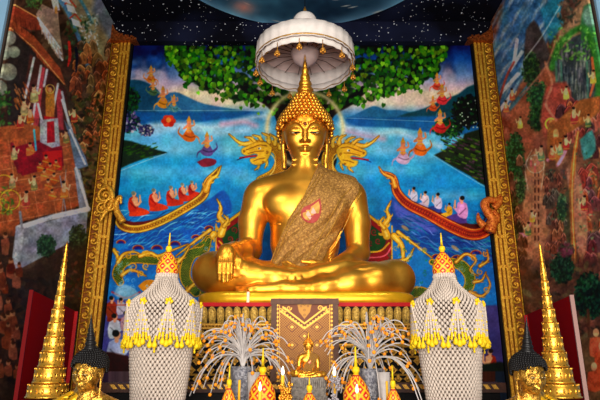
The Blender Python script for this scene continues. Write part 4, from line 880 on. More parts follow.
# ------------------------------------------------------------------ the great seated statue
SL = .0
def great_statue():
    Y0 = 8.6; base = P(305, 297, Y0); base[2] = 2.54
    t = thing('buddha_statue', base, 'great golden seated Buddha statue with gold brocade sash at the centre of the hall', 'statue')
    S = SDF((-1.95, 7.2, 2.45), (2.05, 9.35, 6.05), .0155)
    c = lambda x, y, Y=8.65: P(x, y, Y)
    # torso
    S.ell(c(305,207), (.66,.38,.56), .1); S.ell(c(305,243), (.57,.38,.5), .25); S.ell(c(306,275,8.6), (.72,.45,.3), .2)
    S.cap(c(268,195), c(342,195), .25, .25, .18); S.cap(c(305,184), c(305,158,8.6), .27, .215, .16)
    for s in (-1, 1): S.cap(c(305+s*8,180), c(305+s*44,192), .2, .22, .14); S.ell(c(305+s*20,205,8.4), (.3,.14,.22), .16)
    for y in (160,165,170): S.cap(c(293,y,8.46), c(317,y,8.46), .028, .028, .02)
    # viewer-left arm laid over the knee
    S.chain([c(258,198), c(252,222), c(250,250,8.6)], [.25,.215,.185], .08)
    S.chain([c(250,250,8.6), c(243,250,8.25), c(234,250,7.88)], [.185,.15,.115], .06)
    S.chain([c(234,250,7.88), c(227,253,7.62)], [.12,.14], .06); S.ell(c(224.5,257,7.56), (.13,.09,.1), .05)
    for i, (x, yt) in enumerate(((219.2,279.5),(223.4,282),(227.6,281.5),(231.6,278))):
        S.chain([c(x+.6,255,7.53), c(x,264,7.47), c(x-.2,273,7.45), c(x,yt,7.47)], [.038,.036,.033,.026], .012)
    S.chain([c(235,254,7.66), c(239,260,7.6), c(238,267,7.55)], [.055,.045,.03], .03)
    # viewer-right arm, hand in the lap
    S.chain([c(352,198), c(357,224), c(358,252,8.6)], [.25,.215,.185], .08)
    S.chain([c(358,254,8.6), c(346,262,8.2), c(332,266,7.95)], [.185,.14,.095], .06)
    S.ell(c(319,267.5,7.88), (.17,.15,.06), .06)
    for i, (dy, Y, L) in enumerate(((0,7.76,0),(-.8,7.84,-2),(-1.4,7.92,-1),(-1.8,8.0,2))):
        S.chain([c(311,269+dy,Y), c(301,270.5+dy,Y), c(292+L,268+dy,Y), c(285+L,263.5+dy,Y+.02)], [.038,.035,.032,.024], .012)
    S.chain([c(322,264,7.95), c(313,262.5,7.92), c(302,261.5,7.9)], [.055,.042,.026], .03)
    # viewer-left leg (on top)
    S.chain([c(285,276,8.5), c(250,275,8.3), c(214,272,8.02)], [.22,.24,.285], .1)
    S.chain([c(213,273,7.98), c(228,274,7.84), c(250,276,7.78), c(275,278,7.72), c(298,278,7.72)], [.285,.255,.2,.14,.115], .14)
    for x in (283,286,297,300): S.chain([c(x-.5,272,7.63), c(x,278,7.595), c(x+.5,284,7.63)], [.016]*3, .01)
    S.chain([c(298,278,7.72), c(316,275,7.74), c(335,270,7.76)], [.115,.125,.1], .05); S.chain([c(320,272,7.76), c(345,267.5,7.78), c(362,267,7.8)], [.11,.1,.085], .06)
    for i in range(5): S.cap(c(360-i*.3,266.6+i*.8,7.9-i*.055), c(373-i*1.2,266.2+i*1.0,7.92-i*.055), .036, .03, .015)
    # viewer-right leg (below)
    S.chain([c(324,277,8.5), c(360,278,8.3), c(394,279,8.0)], [.22,.23,.265], .1)
    S.chain([c(396,279.5,7.98), c(375,281,7.8), c(350,284,7.68), c(325,288,7.6), c(306,289,7.58)], [.262,.235,.18,.125,.1], .14)
    for x in (306,309,320,323): S.chain([c(x+.3,283,7.53), c(x,288.5,7.49), c(x-.3,293.5,7.53)], [.016]*3, .01)
    S.chain([c(306,289,7.58), c(285,288.5,7.6), c(258,289.5,7.58), c(243,290.5,7.56)], [.1,.1,.075,.06], .05)
    for i in range(4): S.cap(c(246,288.4+i*1.4,7.6-i*.05), c(236+i*.8,288.2+i*1.5,7.6-i*.05), .035, .028, .015)
    S.ell(P(305,285,8.3)*np.array((1,1,0))+np.array((0,0,2.66)), (1.25,.62,.17), .1)
    # head
    fr = head_frame(P(305,132.5,8.5), .385, math.radians(19)); head_sdf(S, fr)
    S.F = np.maximum(S.F, 2.545-S.ax[2][None, None, :]); V, Q = S.mesh(); V2 = V
    mesh_obj('body', V2, Q, M['gold'], t, True)
    bvh = BVHTree.FromPolygons(V2.tolist(), Q.tolist())
    # sash: a cloth shell over the torso, cut to a slanting band
    S2 = SDF((-1.0, 7.85, 2.9), (1.2, 9.2, 5.2), .0155)
    S2.ell(c(305,207), (.66,.38,.56), .1); S2.ell(c(305,243), (.57,.38,.5), .25); S2.ell(c(306,275,8.6), (.72,.45,.3), .2)
    S2.cap(c(268,195), c(342,195), .25, .25, .18); S2.cap(c(305,184), c(305,158,8.6), .27, .215, .16)
    for s in (-1, 1): S2.cap(c(305+s*8,180), c(305+s*44,192), .2, .22, .14); S2.ell(c(305+s*20,205,8.4), (.3,.14,.22), .16)
    S2.chain([c(352,198), c(357,224)], [.245,.205], .08)
    X = S2.ax[0][:, None, None]; Yy = S2.ax[1][None, :, None]; Z = S2.ax[2][None, None, :]
    PX, PY = proj(X, 8.3+0*Yy, Z)                                     # heights on the chest plane, used as a front elevation
    elev = lambda pts: np.array([[P(a, b, 8.3)[0], P(a, b, 8.3)[2]] for a, b in pts])
    poly = elev([(320,158),(352,158),(360.5,184),(359,192),(350,207),(344,222),(336,238),(328,250),(318,270),(268,270),(276,246),(287,222),(305,195)])
    D = np.full((X.shape[0], 1, Z.shape[2]), 1e9, np.float32); ins = np.zeros(D.shape, bool); n = len(poly)
    for i in range(n):
        (xa, ya), (xb, yb) = poly[i], poly[(i+1) % n]
        if ya != yb: ins ^= ((ya > Z) != (yb > Z)) & (X < (xb-xa)*(Z-ya)/(yb-ya)+xa)
        L = (xb-xa)**2+(yb-ya)**2; tt = np.clip(((X-xa)*(xb-xa)+(Z-ya)*(yb-ya))/L, 0, 1)
        D = np.minimum(D, (X-xa-tt*(xb-xa))**2+(Z-ya-tt*(yb-ya))**2)
    D = np.sqrt(D)*np.where(ins, -1, 1)
    fold = .034*(np.abs(np.sin(((X*.6-Z*.5)*22)+1.6*np.sin(Z*2.6+X*2)))-.5)*np.clip((4.7-Z)/1.1, .12, 1)
    S2.F = np.maximum(np.maximum(S2.F-.042-fold, D), -(S2.F-.005)).astype(np.float32)
    Vs, Qs = S2.mesh(); mesh_obj('sash', Vs, Qs, M['brocade'], t, True)
    sash = t.children[-1]; tag(sash, 'glittering gold brocade sash over one shoulder'); bs = BVHTree.FromPolygons(Vs.tolist(), Qs.tolist())
    def hit(b, px, py, off):
        o = Vector((0, 0, CAMZ)); d = (Vector(P(px, py, 8.0))-o).normalized(); h = b.ray_cast(o, d)
        return np.array(h[0])+np.array(h[1])*0-np.array(d)*off if h[0] is not None else P(px, py, 8.3)
    def patch(pts, b, mtl, name, parent, off=.012):
        mb = MB(); loop = catmull(np.vstack([pts, pts[:1]]), 4)[:-1]; cx, cy = loop.mean(0)
        front = [hit(b, x, y, off) for x, y in loop]; cc = hit(b, cx, cy, off); n = len(loop)
        v = front+[cc]+[p+np.array((0,.02,0)) for p in front]; f = [(i, (i+1) % n, n) for i in range(n)]+[(i, i+n+1, (i+1) % n+n+1, (i+1) % n) for i in range(n)]
        f.append(tuple(n+1+i for i in range(n))); mb.raw(v, f); return mb.build(name, mtl, parent)
    red = mat('emblem_red', (170,60,52), .5); pk = mat('emblem_pink', (226,178,160), .5); em = mat('emblem_gold', (196,146,70), .5, .3)
    e = patch([(320,198),(321.5,208),(319,218),(313,223),(305,221),(301,215),(303,208),(311,204)], bs, red, 'emblem', sash, .014); tag(e, 'small leaf-shaped pink and red emblem on the sash')
    o2 = patch([(318.6,201),(319.8,208),(317.5,216.5),(312.5,221),(306,219.5),(302.7,215),(304.2,209),(312,206)], bs, em, 'emblem_field', sash, .02)
    for pts in (((308,210),(311,216),(306,215)), ((313,207),(316,213),(311,213)), ((307,216),(311,220),(315,217),(311,217))): patch(list(pts), bs, pk, 'emblem_motif', sash, .026)
    mbd = MB()
    for L in ([(320,173),(305,195.5),(287.5,222.5),(277,246),(271,262)], [(323,174),(308,197),(290.5,224),(280,247),(274,262)], [(361.5,193),(354,205),(347,221.5),(339,237),(330,251)], [(352,187),(340,200),(328,222),(316,244),(306,260)], [(345,200),(335,222),(322,245),(316,258)]):
        L = catmull(L, 8); mbd.tube([hit(bs, x, y, .008) for x, y in L], .008, 5)
    mbd.build('sash_border', M['gold_paint'], sash)
    # under-robe pleats behind the viewer-right arm
    mb = MB()
    for k in range(6):
        mb.tube([hit(bvh, 344-k*1.2-1.5, 226+k*5.2, .0), hit(bvh, 338-k*1.6, 236+k*5., .0), hit(bvh, 327-k*.3+3, 246+k*3., .0)], [.014,.02,.014], 5)
    mb.build('robe_edge', M['gold'], t, True); mb = MB()
    mb.tube([hit(bvh, 281, 224, 0), hit(bvh, 276, 224.5, 0), hit(bvh, 270, 223, 0)], .014, 5)
    mb.build('robe_edge', M['gold'], t, True)
    hb = MB(); hair_mesh(hb, fr, 1.72, 2.7, .1, 'all'); ho = hb.build('hair', M['gold'], t, True); tag(ho, 'rows of golden snail-shell curls')
    sb = MB(); T, R, u = fr
    spire(sb, fr, 1.6, 3.55, .42, 7); sb.build('flame_finial', M['gold'], t, True)
    eyes(t, fr); MB().ell(hit(bvh, 305, 123.5, .0), (.032,.015,.032), 10, 6).build('urna', mat('urna_red', (120,40,16), .3), t, True)
    for s in (-1, 1):
        lb = MB(); lb.tube([T((s*x, y, z)) for x, y, z in ((.17,-.66,-.07),(.3,-.71,-.045),(.48,-.68,-.04),(.64,-.53,-.05))], [.008,.014,.014,.006], 5); lb.build('eyelid_line', M['brown'], t)
    return t, S
statue, SBODY = great_statue()

# ------------------------------------------------------------------ plinth: golden slab, red ledge, rows of lotus petals
def rslab(mb, x0, x1, y0, y1, z0, z1, r, inset=.0, mi=0):
    L = []
    for cx, cy, a0 in ((x1-r, y0+r, -PI/2), (x1-r, y1-r, 0), (x0+r, y1-r, PI/2), (x0+r, y0+r, PI)):
        for k in range(9): a = a0+k*PI/16; L.append((cx+r*math.cos(a), cy+r*math.sin(a)))
    L = np.array(L); n = len(L); cc = L.mean(0); rows = []
    for f, z in ((inset*1.0, z0), (0, z0+(z1-z0)*.25), (0, z0+(z1-z0)*.8), (.03, z1)):
        rows.append(np.column_stack([cc+(L-cc)*(1-f/np.abs(L-cc).max()), np.full(n, z)]))
    v = np.vstack(rows); F = [(j*n+i, j*n+(i+1) % n, (j+1)*n+(i+1) % n, (j+1)*n+i) for j in range(3) for i in range(n)]+[tuple(range(n-1, -1, -1)), tuple(3*n+i for i in range(n))]
    return mb.raw(v, F, mi)
za = P(305, 303.5, 7.22)[2]; xa = P(194, 300, 7.3)[0]; xb = P(419, 300, 7.3)[0]
t = thing('statue_plinth', (0.04, 8.2, 0), 'wide plinth with yellow slab, red ledge and gilded petal rows under the great statue', 'plinth')
rslab(MB(), xa, xb, 7.2, 9.6, za, 2.54, .45, .02).build('golden_slab', M['gold_yellow'], t, True)
MB().box((xa+.72, 7.17, za-.0), (xa+.755, 7.2, 2.53)).build('clasp', mat('pinkish_metal', (196,140,120), .4, .6), t)
zb = P(305, 306.5, 7.12)[2]; MB().box((P(190,305,7.1)[0], 7.1, zb), (P(426,305,7.1)[0], 9.7, za)).build('red_ledge', M['red'], t)
def petal_row(name, px0, px1, n, ytop, ybot, Y, mt, w=.46, jewel=True):
    mb = MB()
    for i in range(n):
        x = px0+(px1-px0)*(i+.5)/n; hw = (px1-px0)/n*w; L = []
        for u_, v_ in ((-.75,1),(-.95,.6),(-1,.35),(-.85,.16),(-.5,.05),(0,0),(.5,.05),(.85,.16),(1,.35),(.95,.6),(.75,1)): L.append(P(x+u_*hw, ytop+(ybot-ytop)*v_, Y))
        L = np.array(L); c = L.mean(0); v = list(L)+list(c+(L-c)*.72+np.array((0,-.02,0)))+list(c+(L-c)*.5+np.array((0,-.012,0)))+[c+np.array((0,-.022,0))]+list(L+np.array((0,.05,0))); m = len(L)
        f = []
        for i2 in range(m):
            j = (i2+1) % m
            f += [(i2, j, m+j, m+i2), (m+i2, m+j, 2*m+j, 2*m+i2), (2*m+i2, 2*m+j, 3*m), (3*m+1+i2, 3*m+1+j, j, i2)]
        f.append(tuple(3*m+1+i for i in range(m-1, -1, -1))); mb.raw(v, f)
        if jewel: mb.ell(P(x, ytop+(ybot-ytop)*.75, Y-.03), (.02,.02,.02), 6, 4)
    return mb.build(name, mt, t)
pm = mat('antique_gold_petals', (222,180,84), .5, .3, .4, 45., .4, 80., dark=(150,116,56))
zc = P(305, 326, 7.12)[2]; MB().box((P(191,315,7.12)[0], 7.12, zc), (P(425,315,7.12)[0], 9.6, zb)).build('petal_backing', M['black'], t)
petal_row('lotus_petals', 191, 275, 10, 306.3, 323.8, 7.08, pm); petal_row('lotus_petals', 335, 427, 11, 306.3, 323.8, 7.08, pm)
zd = P(305, 347, 7.0)[2]
MB().box((P(186,335,7.0)[0], 7.0, zd), (P(430,335,7.0)[0], 9.6, zc)).build('second_tier', M['black'], t)
ml = MB()
for y in (324.6, 328.2): p = P(186, y, 6.98); q = P(430, y, 6.98); ml.tube([p, q], .018, 6)
for i in range(70): x = 187+i*3.5; ml.ell(P(x, 326.4, 6.98), (.017,.017,.017), 6, 4)
for y in (338.5, 345): p = P(186, y, 6.96); q = P(430, y, 6.96); ml.tube([p, q], .02, 6)
ml.build('gold_moulding', M['gold_paint'], t)
petal_row('small_petals', 187, 275, 15, 330, 337.5, 6.98, pm, .42, False); petal_row('small_petals', 335, 430, 16, 330, 337.5, 6.98, pm, .42, False)
MB().box((P(178,370,6.8)[0], 6.8, .4), (P(438,370,6.8)[0], 9.6, zd)).build('third_tier', M['black'], t)
for side_, (x_a, x_b) in enumerate(((0, 271), (340, 999))):
  kb = MB()
  for r_ in range(6):
    for i in range(27):
        x = 182+i*9.6+(r_ % 2)*4.8; y = 352+r_*9; L = [P(x+a*4.2, y+b*4.6, 6.79) for a, b in ((-1,0),(-.35,-.5),(0,-1),(.35,-.5),(1,0),(.35,.5),(0,1),(-.35,.5))]
        if not x_a < x < x_b: continue
        kb.prism(L, (0,-.02,0)); kb.ell(P(x, y, 6.77), (.025,.02,.025), 6, 4)
  kb.build('kite_motifs', M['gold_paint'], t)
gl = MB()
for y in (346.5, 356.8, 374.8, 392.8): gl.tube([P(178,y,6.79), P(438,y,6.79)], .012, 5)
gl.build('thin_rails', M['gold_paint'], t)
t2 = thing('altar_table', (0, 6.6, 0), 'broad low dark altar table with olive-gold striped edge, running behind the garland towers', 'table')
zt = P(300, 382, 6.5)[2]; MB().box((P(108,390,6.5)[0], 6.2, zt-.1), (P(497,390,6.5)[0], 6.56, zt)).build('tabletop', M['brown'], t2)
MB().box((P(112,390,6.5)[0], 6.28, .0), (P(493,390,6.5)[0], 6.54, zt-.1)).build('cabinet', M['black'], t2)
sb = MB()
for i in range(48): x = 110+i*8.1; sb.prism([P(x,384.5,6.2), P(x+4.5,384.5,6.2), P(x+8,389,6.2), P(x+3.5,389,6.2)], (0,-.015,0))
sb.build('edge_stripes', M['gold_paint'], t2)
# carved panel before the plinth
def panel():
    cv = Canvas(271, 298, 339, 402, 5., (82,44,28)); g = (190,146,60); gd = (138,96,40)
    for x in np.arange(270, 342, 2.6):
        for y in np.arange(312, 404, 2.6):
            cv.line([(x-2.6, y-2.6),(x+2.6, y+2.6)], .5, gd, .75, .25, 0); cv.line([(x+2.6, y-2.6),(x-2.6, y+2.6)], .5, gd, .75, .25, 0)
    for x, y, r in ((292,327,3.6),(317,327,3.6),(304.5,336,3.6),(292,345,3.6),(317,345,3.6),(304.5,354,3.6),(292,363,3.6),(317,363,3.6)):
        for k, c in ((1.45,(82,44,28)),(1.15,gd),(.8,(82,44,28)),(.5,g)): cv.poly([(x-r*k*1.2, y),(x, y-r*k),(x+r*k*1.2, y),(x, y+r*k)], c, 1, .25)
    cv.poly([(278,303),(331,303),(331,312),(318,318),(305,327),(291,318),(278,312)], (82,44,28)); 
    for a in ([(280,311),(290,318),(304.5,328.5),(319,318),(329,311)], [(283,307),(292,314),(304.5,323.5),(317,314),(326,307)]): cv.line(a, 1.6, g, 1, .3, 0)
    for i in range(9): cv.el(282+i*2.8, 311+i*2, .8, .8, g); cv.el(327-i*2.8, 311+i*2, .8, .8, g)
    cv.poly([(297,303),(312,303),(310,312),(304.5,319),(299,312)], gd, 1, .3); 
    for x, y in ((301,306),(304.5,310),(308,306),(304.5,304.5),(304.5,315)): cv.el(x, y, 1, 1, (82,44,28)); cv.el(x, y, .4, .4, g)
    for x, s in ((289,1),(320,-1)):
        for q in range(3): curl(cv, x-s*q*4.2, 308+q*1.2, 2.6, 1.2, q, 1.1, g, s)
    for x in (277.5, 331.8):
        cv.line([(x, 303),(x, 402)], 4.6, (82,44,28)); cv.line([(x-2, 303),(x-2, 402)], .7, g); cv.line([(x+2, 303),(x+2, 402)], .7, g)
        for y in range(305, 402, 4): cv.poly([(x-1.4, y),(x, y-1.7),(x+1.4, y),(x, y+1.7)], g, 1, .25)
    cv.line([(274,302.8),(336,302.8)], 1, g); return cv
cvp = panel(); YP = 6.65; p0 = P(274.5, 400, YP); p1 = P(335.5, 301.5, YP); t = thing('carved_screen', (P(304.8,400,YP)[0], YP+.03, .4), 'brown square screen with gold lozenge carving standing before the centre of the plinth', 'screen')
xs = np.linspace(P(275.5,300,YP)[0], P(334.5,300,YP)[0], 240); zs = np.linspace(1.0, p1[2]-.03, 330)
Xg, Zg = np.meshgrid(xs, zs, indexing='ij'); px, py = proj(Xg, np.full_like(Xg, YP), Zg)
painted_grid('carved_face', np.stack([Xg, np.full_like(Xg, YP), Zg], -1), cvp.sample(px, py), M['panel_paint'], t, None, (0,.05,0))
fb = MB(); xl, xr = p0[0], P(335.5,301.5,YP)[0]; xl = P(274,301.5,YP)[0]
fb.box((xl-.03, YP-.03, .4), (xl+.035, YP+.07, p1[2]+.03)); fb.box((xr-.035, YP-.03, .4), (xr+.03, YP+.07, p1[2]+.03)); fb.box((xl-.04, YP-.036, p1[2]-.035), (xr+.04, YP+.076, p1[2]+.036)); fb.box((xl, YP-.0, .4), (xr, YP+.07, 1.0))
fb.build('frame', mat('brown_frame', (96,58,38), .5, 0, .3, 20.), t)

# ------------------------------------------------------------------ the great white umbrella
Yu = 8.5; uc = P(305, 67, Yu); Ru = .87; hv = .39
t = thing('ceremonial_umbrella', uc, 'large white tiered ceremonial umbrella hung with gold bells above the great statue', 'umbrella')
def ruffle(z0, z1, r0, r1, amp=.010, n=120, inner=.012):
    mb = MB(); v = []
    for (r, z) in ((r0, z0), ((r0+r1)/2+.006, (z0+z1)/2), (r1, z1), (r1-inner, z1), ((r0+r1)/2-inner, (z0+z1)/2), (r0-inner, z0)):
        for i in range(n): a = 2*PI*i/n; q = r+amp*math.sin(a*30)*(1 if z <= z0+.01 else .6); v.append((uc[0]+q*math.cos(a), uc[1]+q*math.sin(a), uc[2]+z))
    f = [(j*n+i, j*n+(i+1) % n, ((j+1) % 6)*n+(i+1) % n, ((j+1) % 6)*n+i) for j in range(6) for i in range(n)]
    return mb.raw(v, f)
ruffle(0.07, hv, Ru+.01, Ru).build('upper_valance', M['white_cloth'], t, True)
ruffle(-0.04, .1, Ru-.02, Ru-.035).build('lower_valance', M['white_cloth'], t, True)
MB().lathe([(Ru+.018,.085),(Ru+.026,.095),(Ru+.018,.11),(Ru+.0,.1)], uc, 80, cap=False).build('gold_trim', M['gold_paint'], t, True)
pinkish = mat('mauve_white_canopy', (206,180,176), .8, 0, .15, 4.)
MB().lathe([(Ru, hv-.01),(Ru*.88,hv+.08),(Ru*.6,hv+.24),(.26,hv+.44),(.2,hv+.46),(.2,hv+.44),(.25,hv+.42),(Ru*.59,hv+.22),(Ru*.87,hv+.06),(Ru-.01,hv-.02)], uc, 64, cap=False).build('canopy', pinkish, t, True)
MB().lathe([(.2,hv+.43),(.215,hv+.5),(.21,hv+.6),(.17,hv+.66),(.08,hv+.7),(.03,hv+.71)], uc, 40).build('top_tier', M['white_cloth'], t, True)
MB().lathe([(.03,hv+.7),(.05,hv+.73),(.02,hv+.76),(.035,hv+.79),(.008,hv+.88)], uc, 14).build('finial', M['gold'], t, True)
MB().lathe([(.2,.8),(.25,.32),(.26,.26),(.2,.12),(.09,.03),(.04,.0)][::-1], uc, 32).build('hub_cone', pinkish, t, True)
MB().lathe([(.012,-.1),(.035,-.08),(.02,-.04),(.04,0),(.05,.03)], uc, 14).build('pole_tip', M['gold'], t, True)
MB().lathe([(.022,.0),(.022,.84)], uc, 10).build('pole', M['gold_paint'], t)
for k in range(20):
    a = 2*PI*(k+.5)/20; d = np.array((math.cos(a), math.sin(a), 0)); MB().tube([uc+d*.24+(0,0,.28), uc+d*.55+(0,0,hv-.04), uc+d*(Ru-.03)+(0,0,hv-.06)], .0065, 5).build('rib', M['brown'], t)
for k in range(14):
    a = 2*PI*(k+.25)/14; c = uc+np.array((math.cos(a)*(Ru-.0), math.sin(a)*(Ru-.0), 0)); L = .13+.04*(k % 2)
    mb = MB().tube([c+(0,0,.02), c-(0,0,L)], .006, 4).lathe([(.012,-.05),(.035,-.03),(.045,.0),(.03,.025),(.01,.04)], c-(0,0,L), 8)
    for q in range(4): b = PI/2*q; mb.ell(c-(0,0,L+.035)+np.array((math.cos(b)*.032, math.sin(b)*.032, 0)), (.022,.022,.03), 6, 4)
    mb.build('bell', mat('bell_gold', (214,150,60), .4, .7) if k == 0 else bpy.data.materials['bell_gold'], t, True)
gb = MB()
for k in range(14): a = 2*PI*k/14; b = 2*PI*(k+1)/14; r = Ru-.05; gb.tube(catmull([uc+(r*math.cos(a), r*math.sin(a), .01), uc+(r*math.cos((a+b)/2), r*math.sin((a+b)/2), -.03), uc+(r*math.cos(b), r*math.sin(b), .01)], 4), .008, 4)
gb.build('bead_swag', M['gold_paint'], t)
MB().tube([uc+(0,0,hv+.86), (uc[0], uc[1], ZC-.04)], .006, 6).build('hanging_wire', M['black'], t)
# ------------------------------------------------------------------ side furnishings
for sg, lab in ((-1, 'left'), (1, 'right')):
    if sg < 0: a, b = np.array((-3.22, 6.5)), np.array((-3.72, 8.95)); zt = P(37, 291, 6.5)[2]
    else: a, b = np.array((3.2, 6.5)), np.array((3.68, 8.95)); zt = P(570, 296, 6.5)[2]
    t = thing('red_board', ((a[0]+b[0])/2, (a[1]+b[1])/2, 0), f'tall red felt display board standing behind the {lab} golden tiered spire', 'board')
    d = (b-a)/np.linalg.norm(b-a); n = np.array((-d[1], d[0])) * (1 if sg < 0 else -1)
    L = [a, b, b+n*.045, a+n*.045]; MB().prism([(p[0], p[1], .02) for p in L], (0, 0, zt-.02)).build('panel', M['red_cloth'], t)
    e = [a-d*.03-n*.0, a, a+n*.045, a+n*.045-d*.03]; MB().prism([(p[0], p[1], 0) for p in e], (0, 0, zt+.01)).build('front_edge', mat('dark_red_edge', (112,0,4), .6, spec=.1) if sg < 0 else mat('pale_edge', (170,130,120), .5), t)
    e = [b, b+d*.04, b+d*.04-n*.05, b-n*.05]; MB().prism([(p[0], p[1], 0) for p in e], (0, 0, zt-.01)).build('back_post', M['red'], t)

def tiered_spire(px_rows, x_of, Y, label):
    c0 = P(x_of(398), 398, Y); base = np.array((c0[0], Y, c0[2]-.02))
    t = thing('tiered_spire', base, label, 'ornamental spire', 'tall golden tiered spires at the two sides of the altar')
    for (y0, y1, w) in px_rows:       # top y, bottom y, width in the front elevation
        z1 = P(0, y0, Y)[2]; z0 = P(0, y1, Y)[2]; r = w/2*(P(CX+1, (y0+y1)/2, Y)[0]-P(CX, (y0+y1)/2, Y)[0]); h = z1-z0
        mb = MB(); sc = lambda a, z: 1+.02*math.cos(a*16)
        mb.lathe([(r*.8,-.02*h),(r*1.06,.0*h),(r*1.06,.1*h),(r*1.0,.14*h),(r*.97,.5*h),(r*.98,.84*h),(r*1.0,.9*h),(r*.98,h),(r*.72,h*1.02)], (base[0], Y, z0), 32, mod=sc)
        k = 18
        for i in range(k):
            a = 2*PI*i/k; p = np.array((base[0]+r*.96*math.cos(a), Y+r*.96*math.sin(a), z0+h*.5)); mb.ell(p, (r*.07, r*.07, h*.22), 6, 4)
            a += PI/k; p = np.array((base[0]+r*.98*math.cos(a), Y+r*.98*math.sin(a), z0+h*.96)); mb.ell(p, (r*.05, r*.05, h*.09), 5, 4)
        mb.build('tier', M['filigree'], t, True)
    ztop = P(0, 241, Y)[2]; zb = P(0, px_rows[-1][0], Y)[2]; H = ztop-zb; m = MB()
    m.lathe([(.027,-.01),(.026,.02*H),(.018,.2*H),(.026,.23*H),(.014,.4*H),(.02,.43*H),(.01,.6*H),(.016,.63*H),(.008,.75*H),(.013,.8*H),(.002,H)], (base[0], Y, zb), 12); m.build('needle', M['gold'], t, True)
    MB().lathe([(.24,-1.28),(.24,-.05),(.2,0)], (base[0], Y, base[2]), 28).build('pedestal', M['redbrown'], t)
    return t
def filigree():
    m, nt, b = new_mat('pierced_gold'); tc = nt.nodes.new('ShaderNodeTexCoord'); v = nt.nodes.new('ShaderNodeTexVoronoi'); v.inputs['Scale'].default_value = 34
    nt.links.new(tc.outputs['Object'], v.inputs['Vector']); r = nt.nodes.new('ShaderNodeValToRGB'); r.color_ramp.elements[0].color = (*srgb((60,28,10)), 1); r.color_ramp.elements[0].position = .16; r.color_ramp.elements[1].color = (*srgb((238,176,60)), 1); r.color_ramp.elements[1].position = .3
    nt.links.new(v.outputs['Distance'], r.inputs[0]); nt.links.new(r.outputs[0], b.inputs['Base Color']); b.inputs['Metallic'].default_value = .8; b.inputs['Roughness'].default_value = .33; return m
M['filigree'] = filigree()
rows = [(384,397.5,38),(368,383,29),(352.5,367,23),(337.5,351.8,19),(323,337,15.5),(309.5,322.5,12),(296,309,9),(281.5,295.5,7),(267,281,5.5)]
sp1 = tiered_spire(rows, lambda y: 46.8, 5.0, 'tall golden tiered spire in front of the left red board')
c = P(560, 398, 5.0); sp2 = dup(sp1, (c[0], 5.0, sp1.location[2]), 'tall golden tiered spire in front of the right red board')

